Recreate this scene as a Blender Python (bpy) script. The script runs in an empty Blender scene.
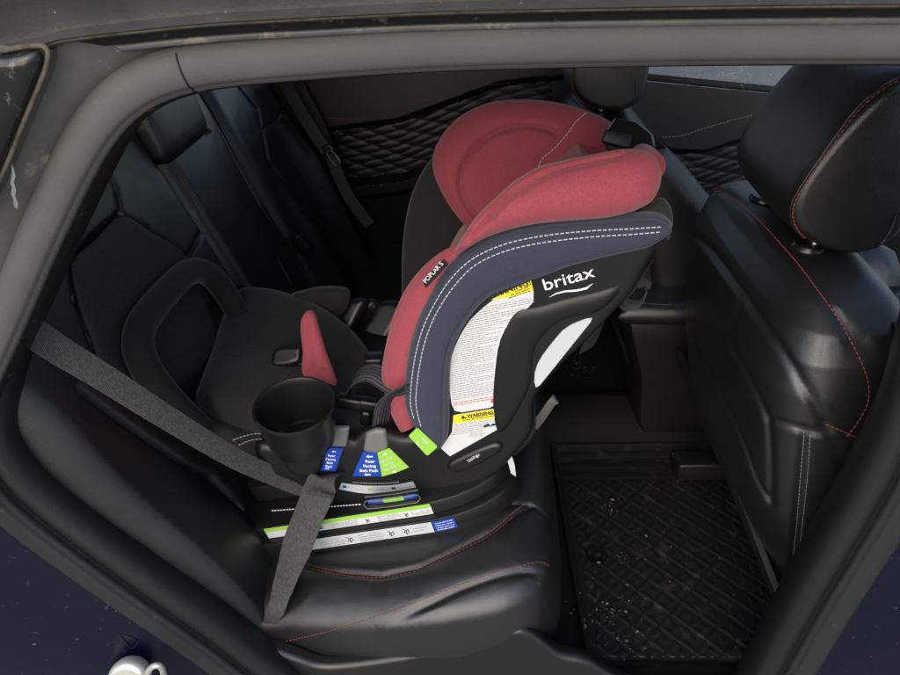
import bpy, bmesh, math, random
import numpy as np
from mathutils import Vector, Matrix
from mathutils.geometry import delaunay_2d_cdt
from mathutils.bvhtree import BVHTree
random.seed(7); rng = np.random.default_rng(7)
SC = bpy.context.scene; COL = SC.collection
R = math.radians

# ------------------------------------------------------------------ camera model (also used to measure the photograph)
CC = Vector((-.08, -.62, 1.17)); YAW, PIT, ROL, FPX = R(-4.6), R(33), R(-4.0), 676.0
_f = Vector((math.sin(YAW)*math.cos(PIT), math.cos(YAW)*math.cos(PIT), -math.sin(PIT)))
_r = Vector((math.cos(YAW), -math.sin(YAW), 0)); _u = _r.cross(_f)
CR = _r*math.cos(ROL) + _u*math.sin(ROL); CU = -_r*math.sin(ROL) + _u*math.cos(ROL); CF = _f
def ray(x, y): return CF + CR*((x-450)/FPX) + CU*((337.5-y)/FPX)
def X(x, y, v): d = ray(x, y); return CC + d*((v-CC.x)/d.x)
def Y(x, y, v): d = ray(x, y); return CC + d*((v-CC.y)/d.y)
def Z(x, y, v): d = ray(x, y); return CC + d*((v-CC.z)/d.z)
def PL(x, y, p, n): d = ray(x, y); n = Vector(n); return CC + d*((Vector(p)-CC).dot(n)/d.dot(n))
def Ys(pts, v): return [Y(a, b, v) for a, b in pts]
def Yv(pts): return [Y(a, b, v) for a, b, v in pts]

# ------------------------------------------------------------------ materials
def mat(name, col, rough=.5, spec=.5, var=None, bump=None, metal=0., sheen=0., coat=0., kind='noise', vscale=60., bscale=700., uvw=None, specks=None, rvar=None, wave=None):
    m = bpy.data.materials.new(name); m.use_nodes = True; nt = m.node_tree; N, L = nt.nodes, nt.links
    b = N['Principled BSDF']; tc = N.new('ShaderNodeTexCoord')
    b.inputs['Roughness'].default_value = rough; b.inputs['Specular IOR Level'].default_value = spec
    b.inputs['Metallic'].default_value = metal; b.inputs['Sheen Weight'].default_value = sheen; b.inputs['Sheen Roughness'].default_value = .4
    b.inputs['Coat Weight'].default_value = coat; b.inputs['Coat Roughness'].default_value = .06
    c = (*col, 1); b.inputs['Base Color'].default_value = c; out = None
    if uvw:      # woven webbing: brick weave in strap coordinates
        br = N.new('ShaderNodeTexBrick'); br.offset = .5
        mp = N.new('ShaderNodeMapping'); mp.inputs['Rotation'].default_value[2] = R(uvw.get('rot', 0)); L.new(tc.outputs['UV'], mp.inputs[0]); L.new(mp.outputs[0], br.inputs['Vector'])
        br.inputs['Scale'].default_value = uvw['s']; br.inputs['Mortar Size'].default_value = uvw.get('m', .012); br.inputs['Brick Width'].default_value = uvw.get('w', .5); br.inputs['Row Height'].default_value = uvw.get('h', .25)
        br.inputs['Color1'].default_value = c; br.inputs['Color2'].default_value = (*uvw['c2'], 1); br.inputs['Mortar'].default_value = (*uvw['mc'], 1)
        out = br.outputs['Color']
        bp = N.new('ShaderNodeBump'); bp.inputs['Strength'].default_value = .6; bp.inputs['Distance'].default_value = .0006; bp.invert = True
        L.new(br.outputs['Fac'], bp.inputs['Height']); L.new(bp.outputs[0], b.inputs['Normal'])
    if var:      # second tone
        n = N.new('ShaderNodeTexNoise'); n.inputs['Scale'].default_value = vscale; n.inputs['Detail'].default_value = 6; n.inputs['Roughness'].default_value = .65
        L.new(tc.outputs['Object'], n.inputs['Vector'])
        rp = N.new('ShaderNodeValToRGB'); rp.color_ramp.elements[0].position = .36; rp.color_ramp.elements[1].position = .64
        rp.color_ramp.elements[0].color = c; rp.color_ramp.elements[1].color = (*var, 1); L.new(n.outputs[0], rp.inputs[0]); out = rp.outputs[0]
    if specks:   # dirt: (colour, scale, threshold)
        for (sc, ss, th) in specks:
            n = N.new('ShaderNodeTexNoise'); n.inputs['Scale'].default_value = ss; n.inputs['Detail'].default_value = 8; n.inputs['Roughness'].default_value = .7
            L.new(tc.outputs['Object'], n.inputs['Vector'])
            rp = N.new('ShaderNodeMapRange'); rp.inputs['From Min'].default_value = th; rp.inputs['From Max'].default_value = th+.07; L.new(n.outputs[0], rp.inputs[0])
            mx = N.new('ShaderNodeMix'); mx.data_type = 'RGBA'; L.new(rp.outputs[0], mx.inputs['Factor'])
            if out: L.new(out, mx.inputs['A'])
            else: mx.inputs['A'].default_value = c
            mx.inputs['B'].default_value = (*sc, 1); out = mx.outputs['Result']
    if rvar:
        n = N.new('ShaderNodeTexNoise'); n.inputs['Scale'].default_value = rvar[2]; n.inputs['Detail'].default_value = 5; L.new(tc.outputs['Object'], n.inputs['Vector'])
        mr = N.new('ShaderNodeMapRange'); mr.inputs['From Min'].default_value = .3; mr.inputs['From Max'].default_value = .7; mr.inputs['To Min'].default_value = rvar[0]; mr.inputs['To Max'].default_value = rvar[1]
        L.new(n.outputs[0], mr.inputs[0]); L.new(mr.outputs[0], b.inputs['Roughness'])
    if out: L.new(out, b.inputs['Base Color'])
    if bump and not uvw:
        if kind == 'noise':
            t = N.new('ShaderNodeTexNoise'); t.inputs['Detail'].default_value = 3
            h = t.outputs[0]
        else:
            t = N.new('ShaderNodeTexVoronoi'); t.feature = 'F1'; h = t.outputs['Distance']
            if kind == 'perf': t.inputs['Randomness'].default_value = 0.0
        t.inputs['Scale'].default_value = bscale; L.new(tc.outputs['Object'], t.inputs['Vector'])
        if kind == 'perf':
            mr = N.new('ShaderNodeMapRange'); mr.inputs['From Min'].default_value = .25; mr.inputs['From Max'].default_value = .45; L.new(h, mr.inputs[0]); h = mr.outputs[0]
            mx = N.new('ShaderNodeMix'); mx.data_type = 'RGBA'; L.new(h, mx.inputs['Factor']); mx.inputs['A'].default_value = (.002, .002, .002, 1); mx.inputs['B'].default_value = c; L.new(mx.outputs['Result'], b.inputs['Base Color'])
        bp = N.new('ShaderNodeBump'); bp.inputs['Strength'].default_value = bump; bp.inputs['Distance'].default_value = .001
        L.new(h, bp.inputs['Height']); L.new(bp.outputs[0], b.inputs['Normal'])
        if wave:     # slack and creases
            n = N.new('ShaderNodeTexNoise'); n.inputs['Scale'].default_value = wave[0]; n.inputs['Detail'].default_value = 2.5; n.inputs['Distortion'].default_value = .6; L.new(tc.outputs['Object'], n.inputs['Vector'])
            b2 = N.new('ShaderNodeBump'); b2.inputs['Strength'].default_value = wave[1]; b2.inputs['Distance'].default_value = wave[2]; L.new(n.outputs[0], b2.inputs['Height']); L.new(b2.outputs[0], bp.inputs['Normal'])
    return m
G = lambda v, t=0.: (v, v*(1+t), v*(1+2*t))
M = {}
M['leather'] = mat('black_leather', G(.0115), .38, .8, bump=.25, kind='vor', bscale=850, rvar=(.29, .42, 9), wave=(13, .2, .010))
M['perf'] = mat('perforated_leather', G(.012), .6, .3, var=G(.05), vscale=520, bump=.6, bscale=600)
M['plastic'] = mat('black_plastic', G(.014), .42, .5, bump=.12, bscale=1400, rvar=(.36, .5, 14))
M['satin'] = mat('satin_black_plastic', G(.010), .30, .5, bump=.06, bscale=1200)
M['gloss'] = mat('gloss_black', G(.006), .12, .5)
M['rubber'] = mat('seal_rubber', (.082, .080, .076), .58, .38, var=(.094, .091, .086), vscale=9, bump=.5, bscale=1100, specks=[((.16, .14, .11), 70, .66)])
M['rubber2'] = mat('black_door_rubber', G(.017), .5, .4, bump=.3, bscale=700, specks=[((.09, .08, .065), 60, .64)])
M['headliner'] = mat('grey_headliner', (.42, .42, .41), .95, .1, bump=.3, bscale=500)
M['trim'] = mat('soft_trim', G(.0105), .42, .45, bump=.25, kind='vor', bscale=700)
M['jamb'] = mat('dusty_grey_jamb', (.095, .092, .086), .42, .5, var=(.135, .129, .118), vscale=22, bump=.2, bscale=300, specks=[((.27, .235, .17), 26, .58), ((.5, .48, .43), 130, .66)])
M['rail'] = mat('dusty_dark_rail', (.032, .032, .032), .42, .5, var=(.05, .049, .046), vscale=18, bump=.25, bscale=300, specks=[((.10, .09, .07), 40, .66), ((.5, .48, .43), 150, .66)])
M['dirt'] = mat('dry_mud', (.14, .118, .085), .9, .2, var=(.06, .053, .042), vscale=50, bump=.6, bscale=260)
M['gap'] = mat('dark_gap_rubber', G(.010), .7, .3, specks=[((.12, .10, .07), 60, .60)])
M['paint'] = mat('dark_blue_paint', (.0016, .0032, .014), .30, .35, coat=0., specks=[((.05, .055, .07), 90, .62), ((.30, .32, .34), 170, .67)])
M['qglass'] = mat('dark_privacy_glass', G(.010), .15, .5, specks=[((.11, .12, .12), 55, .58), ((.25, .25, .25), 160, .67)])
M['shell'] = mat('seat_shell_plastic', G(.0085), .42, .45, bump=.2, bscale=1100)
M['navy'] = mat('navy_fabric', (.034, .038, .058), .9, .2, var=(.054, .060, .088), vscale=900, bump=.5, bscale=1500, wave=(16, .35, .012), sheen=.25)
M['red'] = mat('red_fabric', (.29, .050, .065), .9, .2, var=(.40, .085, .104), vscale=800, bump=.5, bscale=1500, wave=(16, .35, .012), sheen=.25)
M['char'] = mat('charcoal_fabric', G(.021), .92, .2, var=G(.031), vscale=900, bump=.5, bscale=1500, wave=(16, .35, .012), sheen=.2)
M['barpad'] = mat('bar_fabric', G(.015), .9, .2, bump=.5, bscale=1400, sheen=.15)
M['belt'] = mat('seat_belt_webbing', G(.062, -.02), .7, .3, uvw=dict(s=125, w=.42, h=.20, m=.03, c2=G(.115, -.02), mc=G(.010), rot=28))
M['webdk'] = mat('dark_webbing', G(.05), .7, .3, uvw=dict(s=170, w=.5, h=.2, m=.03, c2=G(.075), mc=G(.006), rot=-25))
M['harness'] = mat('harness_webbing', (.055, .058, .070), .75, .3, uvw=dict(s=100, w=8., h=.55, m=.10, c2=(.10, .105, .12), mc=G(.010)))
M['label'] = mat('label_white', (.66, .66, .65), .5, .4)
M['label2'] = mat('label_grey_white', (.55, .57, .58), .5, .4)
M['ink'] = mat('label_ink', G(.34), .6, .3)
M['inkdk'] = mat('label_dark_ink', G(.05), .6, .3)
M['inkred'] = mat('label_red_ink', (.60, .12, .15), .6, .3)
M['yellow'] = mat('label_yellow', (.86, .70, .02), .5, .4)
M['blue'] = mat('label_blue', (.012, .060, .42), .45, .4)
M['green'] = mat('label_green', (.32, .62, .07), .45, .4)
M['white'] = mat('white_print', (.82, .82, .82), .5, .4)
M['cyan'] = mat('label_cyan_ink', (.10, .30, .45), .5, .4)
M['silver'] = mat('silver_plastic', (.17, .165, .155), .42, .5, bump=.1, bscale=900)
M['metal'] = mat('bright_metal', (.62, .62, .62), .28, .5, metal=1.)
M['zinc'] = mat('zinc_metal', (.62, .61, .57), .45, .5, metal=.6, specks=[((.25, .20, .13), 40, .60)])
M['stitchw'] = mat('white_thread', (.62, .63, .66), .8, .3)
M['stitchr'] = mat('red_thread', (.26, .06, .055), .8, .3)
M['stitcho'] = mat('rust_thread', (.26, .12, .075), .8, .3)
M['stitchg'] = mat('grey_thread', (.20, .21, .22), .8, .3)
M['carpet'] = mat('black_carpet', G(.011), .95, .15, var=G(.020), vscale=400, bump=.8, bscale=900, specks=[((.10, .095, .08), 160, .72)])
M['mat'] = mat('rubber_mat', G(.010), .48, .45, bump=.3, bscale=500, specks=[((.035, .032, .028), 25, .56), ((.22, .20, .15), 210, .735)])
M['door'] = mat('door_panel_vinyl', (.007, .0075, .0085), .36, .45, bump=.22, kind='vor', bscale=600)
M['lens'] = None
M['ground'] = mat('concrete_ground', (.30, .29, .28), .9, .3, var=(.38, .37, .35), vscale=3, bump=.4, bscale=60)
def glass(name, dirt, tint=(.9, .95, .95), base=.0):
    m = bpy.data.materials.new(name); m.use_nodes = True; nt = m.node_tree; N, L = nt.nodes, nt.links
    out = N['Material Output']; N.remove(N['Principled BSDF'])
    tr = N.new('ShaderNodeBsdfTransparent'); tr.inputs[0].default_value = (*tint, 1)
    gl = N.new('ShaderNodeBsdfGlossy'); gl.inputs['Roughness'].default_value = .04
    fr = N.new('ShaderNodeFresnel'); fr.inputs[0].default_value = 1.45
    m1 = N.new('ShaderNodeMixShader'); L.new(fr.outputs[0], m1.inputs[0]); L.new(tr.outputs[0], m1.inputs[1]); L.new(gl.outputs[0], m1.inputs[2])
    last = m1.outputs[0]
    if dirt:
        tc = N.new('ShaderNodeTexCoord'); mp = N.new('ShaderNodeMapping'); mp.inputs['Scale'].default_value = (1, 1, 2.6); mp.inputs['Rotation'].default_value = (0, R(20), 0)
        n = N.new('ShaderNodeTexNoise'); n.inputs['Scale'].default_value = 13; n.inputs['Detail'].default_value = 9; n.inputs['Roughness'].default_value = .7; n.inputs['Distortion'].default_value = 1.2
        L.new(tc.outputs['Object'], mp.inputs[0]); L.new(mp.outputs[0], n.inputs['Vector'])
        mr = N.new('ShaderNodeMapRange'); mr.inputs['From Min'].default_value = .52; mr.inputs['From Max'].default_value = .62; mr.inputs['To Min'].default_value = .18; mr.inputs['To Max'].default_value = .95; L.new(n.outputs[0], mr.inputs[0])
        df = N.new('ShaderNodeBsdfTranslucent'); df.inputs[0].default_value = (.34, .36, .36, 1)
        d2 = N.new('ShaderNodeBsdfDiffuse'); d2.inputs[0].default_value = (.58, .59, .58, 1)
        mm = N.new('ShaderNodeMixShader'); mm.inputs[0].default_value = .5; L.new(df.outputs[0], mm.inputs[1]); L.new(d2.outputs[0], mm.inputs[2])
        m2 = N.new('ShaderNodeMixShader'); L.new(mr.outputs[0], m2.inputs[0]); L.new(last, m2.inputs[1]); L.new(mm.outputs[0], m2.inputs[2]); last = m2.outputs[0]
    L.new(last, out.inputs[0]); return m
M['winglass'] = glass('dusty_window_glass', True, (.62, .66, .67))
M['lens'] = glass('clear_lens', False)

# ------------------------------------------------------------------ object helpers
W = {}                                       # world origin of every empty / mesh (translations only)
def tag(o, label=None, cat=None, group=None, kind=None):
    if label: o['label'] = label
    if cat: o['category'] = cat
    if group: o['group'] = group
    if kind: o['kind'] = kind
    return o
def thing(name, loc, label, cat, group=None, kind=None):
    o = bpy.data.objects.new(name, None); COL.objects.link(o); o.location = loc; o.empty_display_size = .05
    W[o.name] = Vector(loc); return tag(o, label, cat, group, kind or 'thing')
def obj(name, geo, m, parent=None, smooth=38, uv=None, mats=None, fm=None, recalc=True):
    V, F = geo
    off = W[parent.name] if parent else Vector((0, 0, 0))
    if not parent:
        A = np.array([tuple(v) for v in V]); off = Vector((A[:, 0].mean(), A[:, 1].mean(), A[:, 2].min()))
    me = bpy.data.meshes.new(name); me.from_pydata([tuple(Vector(v)-off) for v in V], [], [tuple(f) for f in F])
    bm = bmesh.new(); bm.from_mesh(me)
    if recalc: bmesh.ops.recalc_face_normals(bm, faces=bm.faces)
    for f in bm.faces: f.smooth = smooth > 0
    if smooth > 0:
        a = R(smooth)
        for e in bm.edges:
            if len(e.link_faces) == 2 and e.calc_face_angle(0) > a: e.smooth = False
    bm.to_mesh(me); bm.free()
    if uv is not None:
        l = me.uv_layers.new(name='UVMap'); arr = np.array(uv, float)
        vi = np.empty(len(me.loops), int); me.loops.foreach_get('vertex_index', vi); l.data.foreach_set('uv', arr[vi].ravel())
    o = bpy.data.objects.new(name, me); COL.objects.link(o)
    for mm in (mats or [m]): me.materials.append(M[mm] if isinstance(mm, str) else mm)
    if fm is not None: me.polygons.foreach_set('material_index', fm)
    if parent: o.parent = parent; W[o.name] = off.copy()
    else: o.location = off; W[o.name] = off.copy()
    return o
def join(*gs):
    V, F = [], []
    for v, f in gs:
        n = len(V); V += list(v); F += [[i+n for i in q] for q in f]
    return V, F
def sm(P, n=8, closed=False):                 # Catmull-Rom
    P = [Vector(p) for p in P]; k = len(P); o = []
    for i in range(k if closed else k-1):
        g = (lambda j: P[j % k]) if closed else (lambda j: P[max(0, min(k-1, j))])
        a, b, c, d = g(i-1), g(i), g(i+1), g(i+2)
        for s in range(n):
            t = s/n; o.append(.5*((2*b)+(c-a)*t+(2*a-5*b+4*c-d)*t*t+(3*b-a-3*c+d)*t**3))
    if not closed: o.append(P[-1])
    return o
def resamp(P, n, closed=False):
    P = [Vector(p) for p in P]; Q = P+[P[0]] if closed else P
    d = [0.]
    for a, b in zip(Q, Q[1:]): d.append(d[-1]+(b-a).length)
    out = []; j = 0
    for i in range(n):
        s = d[-1]*i/(n if closed else n-1)
        while j < len(d)-2 and d[j+1] < s: j += 1
        t = (s-d[j])/max(1e-9, d[j+1]-d[j]); out.append(Q[j].lerp(Q[j+1], min(1, max(0, t))))
    return out
def plen(P): return sum((b-a).length for a, b in zip(P, P[1:]))
def frames(P, up=None, closed=False):
    n = len(P); T = []
    for i in range(n):
        a = P[(i-1) % n] if closed or i > 0 else P[i]; b = P[(i+1) % n] if closed or i < n-1 else P[i]
        t = (b-a); T.append(t.normalized() if t.length > 1e-9 else Vector((1, 0, 0)))
    u = Vector(up) if up is not None else (Vector((0, 0, 1)) if abs(T[0].z) < .9 else Vector((1, 0, 0)))
    out = []
    for t in T:
        s = t.cross(u)
        if s.length < 1e-6: s = t.orthogonal()
        s.normalize(); v = s.cross(t)
        if up is None: u = v
        out.append((t, s, v))
    return out
def sweep(P, prof, up=None, closed=False, caps=True, scale=None):
    fr = frames(P, up, closed); k = len(prof); V, F = [], []
    for i, (p, (t, s, v)) in enumerate(zip(P, fr)):
        q = scale[i] if scale else 1
        V += [p+s*(a*q)+v*(b*q) for a, b in prof]
    n = len(P)
    for i in range(n if closed else n-1):
        for j in range(k): F.append([i*k+j, i*k+(j+1) % k, ((i+1) % n)*k+(j+1) % k, ((i+1) % n)*k+j])
    if caps and not closed: F += [list(range(k))[::-1], [(n-1)*k+j for j in range(k)]]
    return V, F
def circ(r, n=10, r2=None): return [(r*math.cos(2*math.pi*i/n), (r2 or r)*math.sin(2*math.pi*i/n)) for i in range(n)]
def tube(P, r, n=10, r2=None, up=None, closed=False): return sweep(P, circ(r, n, r2), up, closed)
def rrect(w, h, r, n=4):
    o = []
    for cx, cy, a in ((w/2-r, h/2-r, 0), (-w/2+r, h/2-r, 90), (-w/2+r, -h/2+r, 180), (w/2-r, -h/2+r, 270)):
        for i in range(n+1): t = R(a+90*i/n); o.append((cx+r*math.cos(t), cy+r*math.sin(t)))
    return o
def loft(loops, caps=True, closed=False):
    k = len(loops[0]); V = [v for l in loops for v in l]; F = []; n = len(loops)
    for i in range(n if closed else n-1):
        for j in range(k): F.append([i*k+j, i*k+(j+1) % k, ((i+1) % n)*k+(j+1) % k, ((i+1) % n)*k+j])
    if caps and not closed: F += [list(range(k))[::-1], [(n-1)*k+j for j in range(k)]]
    return V, F
def lathe(prof, c, axis=(0, 0, 1), n=48):     # closed profile (r,h)
    ax = Vector(axis).normalized(); s = ax.orthogonal().normalized(); t = ax.cross(s); c = Vector(c)
    return loft([[c+ax*h+(s*math.cos(a)+t*math.sin(a))*max(r, 1e-5) for r, h in prof] for a in [2*math.pi*i/n for i in range(n)]], closed=True)
def strap(P, wdir, w, th=.0016, n=None):      # flat webbing; wdir one vector or a list; returns geo, uv
    n = n or len(P); L = 0; V, F, U = [], [], []
    for i, p in enumerate(P):
        t = (P[min(i+1, len(P)-1)]-P[max(i-1, 0)]).normalized()
        wd = Vector(wdir[i] if isinstance(wdir, list) else wdir); ww = w[i] if isinstance(w, list) else w
        wd = (wd-t*wd.dot(t)).normalized(); nn = t.cross(wd)
        if i: L += (p-P[i-1]).length
        for a, h in ((-.5, .2), (-.46, .5), (0, .5), (.46, .5), (.5, .2), (.5, -.2), (.46, -.5), (0, -.5), (-.46, -.5), (-.5, -.2)):
            V.append(p+wd*(a*ww)+nn*(h*th)); U.append((L, a*ww))
    k = 10
    for i in range(len(P)-1):
        for j in range(k): F.append([i*k+j, i*k+(j+1) % k, (i+1)*k+(j+1) % k, (i+1)*k+j])
    F += [list(range(k))[::-1], [(len(P)-1)*k+j for j in range(k)]]
    return (V, F), U
def ribbon(A, B, n=80, m=12, h=lambda t: 0, T=.01, toward=(0, -1, 0), hs=None):
    A = resamp(A, n); B = resamp(B, n); V = []; tw = Vector(toward); k = 2*m
    for i in range(n):
        t = (A[min(i+1, n-1)]+B[min(i+1, n-1)]-A[max(i-1, 0)]-B[max(i-1, 0)]).normalized()
        w = B[i]-A[i]; nn = t.cross(w)
        nn = nn.normalized() if nn.length > 1e-9 else tw
        if nn.dot(tw) < 0: nn = -nn
        e = hs(i/(n-1)) if hs else 1
        V += [A[i].lerp(B[i], j/(m-1))+nn*(h(j/(m-1))*e) for j in range(m)]
        V += [A[i].lerp(B[i], j/(m-1))+nn*(h(j/(m-1))*e-T) for j in range(m-1, -1, -1)]
    F = []
    for i in range(n-1):
        for j in range(k): F.append([i*k+j, i*k+(j+1) % k, (i+1)*k+(j+1) % k, (i+1)*k+j])
    for b in (0, (n-1)*k):
        for j in range(m-1): F.append([b+j, b+j+1, b+k-2-j, b+k-1-j])
    return V, F
def polydist(P, Q, closed=True):              # distance of points P (n,2) to polyline Q (m,2)
    P = np.asarray(P, float); Q = np.asarray(Q, float); S = np.roll(Q, -1, 0) if closed else Q[1:]; Q0 = Q if closed else Q[:-1]
    best = np.full(len(P), 1e9)
    for a, b in zip(Q0, S):
        ab = b-a; L = (ab@ab) or 1e-12; t = np.clip(((P-a)@ab)/L, 0, 1)
        best = np.minimum(best, np.hypot(*(P-(a+t[:, None]*ab)).T))
    return best
def inpoly(P, Q):
    x, y = P[:, 0], P[:, 1]; r = np.zeros(len(P), bool); n = len(Q)
    for i in range(n):
        (x1, y1), (x2, y2) = Q[i], Q[(i+1) % n]
        c = ((y1 > y) != (y2 > y)); 
        with np.errstate(all='ignore'): xi = (x2-x1)*(y-y1)/((y2-y1) if y2 != y1 else 1e-12)+x1
        r ^= c & (x < xi)
    return r
def pillow(out, N, H=.02, w=.03, T=.02, wb=None, res=.008, seams=(), dome=None, bend=None, smooth=True, A=None, power=.5, ns=6):
    """Padded slab: an outline in a plane with normal N, puffed by H at the front (over an edge width w), T thick behind.
    seams: (polyline, width, depth) pressed into the front; dome(a,b): extra front height; bend(a,b): shift of the whole slab along N."""
    N = Vector(N).normalized(); out = sm(out, 6, True) if smooth else [Vector(p) for p in out]
    O = sum(out, Vector())/len(out)
    A = Vector(A) if A is not None else (Vector((1, 0, 0)) if abs(N.x) < .8 else Vector((0, 1, 0)))
    A = (A-N*A.dot(N)).normalized(); B = N.cross(A)
    per = plen(out+[out[0]]); nb = max(24, int(per/res)); out = resamp(out, nb, True)
    to2 = lambda p: ((p-O).dot(A), (p-O).dot(B))
    Q = np.array([to2(p) for p in out])
    area = .5*np.sum(Q[:, 0]*np.roll(Q[:, 1], -1)-np.roll(Q[:, 0], -1)*Q[:, 1])
    if area < 0: Q = Q[::-1]
    t = np.roll(Q, -1, 0)-np.roll(Q, 1, 0); t /= np.linalg.norm(t, axis=1)[:, None]+1e-12; nin = np.stack([-t[:, 1], t[:, 0]], 1)
    pts = []
    for f in (.04, .15, .34, .62, 1.0):
        c = Q+nin*(w*f); d = polydist(c, Q); ok = inpoly(c, Q) & (d > w*f*.93); pts.append(c[ok])
    sq = []
    for s, sw, sd in seams:
        S = resamp(s, max(3, int(plen([Vector(p) for p in s])/max(.0025, sw*.55)))); S2 = np.array([to2(p) for p in S]); sq.append((S2, sw, sd))
        tt = np.gradient(S2, axis=0); tt /= np.linalg.norm(tt, axis=1)[:, None]+1e-12; nn = np.stack([-tt[:, 1], tt[:, 0]], 1)
        for o in (0, -.45, .45, -1., 1., -1.8, 1.8): pts.append(S2+nn*(o*sw))
    lo, hi = Q.min(0), Q.max(0); g = []
    for j, yy in enumerate(np.arange(lo[1], hi[1], res*.87)):
        xs = np.arange(lo[0]+(res/2 if j % 2 else 0), hi[0], res); g.append(np.stack([xs, np.full_like(xs, yy)], 1))
    g = np.concatenate(g); g = g[inpoly(g, Q)]; d = polydist(g, Q); g = g[d > max(w*1.1, res*.5)]
    for S2, sw, sd in sq: g = g[polydist(g, S2, False) > sw*2.3]
    for i in range(len(pts)):
        p = pts[i]
        if i >= 5: p = p[inpoly(p, Q)]; p = p[polydist(p, Q) > .0012] if len(p) else p
        pts[i] = p
    allp = np.concatenate([Q]+pts+[g]); n = len(Q)
    v2, ed, fc, *_ = delaunay_2d_cdt([Vector(p) for p in allp], [(i, (i+1) % n) for i in range(n)], [], 1, 1e-6)
    v = np.array([tuple(p) for p in v2]); d = polydist(v, Q)
    hf = H*np.power(np.clip(1-(1-np.clip(d/w, 0, 1))**2, 0, 1), power)
    wbk = wb or w; hb = T*np.power(np.clip(1-(1-np.clip(d/wbk, 0, 1))**2, 0, 1), .5)
    fade = np.clip(d/w, 0, 1)
    if dome is not None: hf = hf+fade*np.array([dome(a, b) for a, b in v])
    for S2, sw, sd in sq: hf = hf-sd*np.exp(-(polydist(v, S2, False)/sw)**2)*np.clip(d/(.22*w), 0, 1)
    bd = np.array([bend(a, b) for a, b in v]) if bend is not None else np.zeros(len(v))
    edge = d < 1e-6
    V = [O+A*a+B*b+N*(h+e) for (a, b), h, e in zip(v, hf, bd)]
    idx = {}; F = [list(f) for f in fc]
    for i, (a, b) in enumerate(v):
        if edge[i]: idx[i] = i
        else: idx[i] = len(V); V.append(O+A*a+B*b+N*(bd[i]-hb[i]))
    F += [[idx[i] for i in f][::-1] for f in fc]
    return V, F
def box(c, s, bev=.004, rot=None):
    bm = bmesh.new(); bmesh.ops.create_cube(bm, size=1)
    for v in bm.verts: v.co = Vector((v.co.x*s[0], v.co.y*s[1], v.co.z*s[2]))
    if bev: bmesh.ops.bevel(bm, geom=bm.edges[:], offset=bev, segments=3, affect='EDGES', profile=.5)
    bm.verts.ensure_lookup_table(); mt = rot or Matrix.Identity(3)
    V = [mt @ v.co+Vector(c) for v in bm.verts]; F = [[v.index for v in f.verts] for f in bm.faces]; bm.free(); return V, F
def bvh(*os):
    V, F = [], []
    for o in os:
        n = len(V); off = W[o.name]; V += [v.co+off for v in o.data.vertices]; F += [[i+n for i in p.vertices] for p in o.data.polygons]
    return BVHTree.FromPolygons(V, F)
def drape(tree, P, eps=.0008, nsm=6):         # lay a measured pixel line on the surface it is on in the photograph
    out = []
    P = sm([Vector((a, b, 0)) for a, b in P], nsm) if nsm else [Vector((a, b, 0)) for a, b in P]
    for p in P:
        d = ray(p.x, p.y).normalized(); h, nn, _, _ = tree.ray_cast(CC, d)
        if h is not None:
            if nn.dot(d) > 0: nn = -nn
            out.append(h+nn*eps)
    o2 = out[:1]
    for p in out[1:]:
        if (p-o2[-1]).length < .06: o2.append(p)
    return o2
def stitches(P, L=.004, gap=.0022, r=.0007):
    V, F = [], []; tot = plen(P); n = max(1, int(tot/(L+gap))); k = 3
    Q = resamp(P, n*k+1)
    for i in range(n):
        a = Q[i*k]; b = Q[i*k+k]; b = a.lerp(b, L/(L+gap)); m_ = (a+b)/2
        if (b-a).length < 1e-6: continue
        g = tube([a, a.lerp(b, .25), a.lerp(b, .75), b], r, 5); n0 = len(V); V += g[0]; F += [[j+n0 for j in f] for f in g[1]]
    return V, F
# flat printing helpers -------------------------------------------------------------------------------------------------
class Plane:                                   # local frame on a flat label: origin, right, up, normal
    def __init__(s, o, x, n):
        s.o = Vector(o); s.n = Vector(n).normalized(); x = Vector(x); s.x = (x-s.n*x.dot(s.n)).normalized(); s.y = s.n.cross(s.x)
    def to(s, a, b, h=0): return s.o+s.x*a+s.y*b+s.n*h
    def fro(s, p): q = Vector(p)-s.o; return q.dot(s.x), q.dot(s.y)
def prism(P, n, th=.0006):                     # thin flat plate
    n = Vector(n).normalized()*th; k = len(P); P = [Vector(p) for p in P]
    return [p for p in P]+[p+n for p in P], [list(range(k))[::-1], list(range(k, 2*k))]+[[i, (i+1) % k, (i+1) % k+k, i+k] for i in range(k)]
def text(name, s, pl, a, b, size, m, parent, align='CENTER', th=.0002, h=.0009, sx=1., bold=0., shear=0.):
    cu = bpy.data.curves.new('t', 'FONT'); cu.body = s; cu.size = size; cu.align_x = align; cu.extrude = th; cu.offset = bold; cu.shear = shear; cu.space_line = .85
    to = bpy.data.objects.new('t', cu); COL.objects.link(to); bpy.context.view_layer.update()
    me = bpy.data.meshes.new_from_object(to.evaluated_get(bpy.context.evaluated_depsgraph_get()))
    V = [pl.to(a+v.co.x*sx, b+v.co.y, h+v.co.z) for v in me.vertices]; F = [list(p.vertices) for p in me.polygons]
    bpy.data.objects.remove(to); bpy.data.curves.remove(cu); bpy.data.meshes.remove(me)
    return obj(name, (V, F), m, parent, smooth=0)
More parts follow.
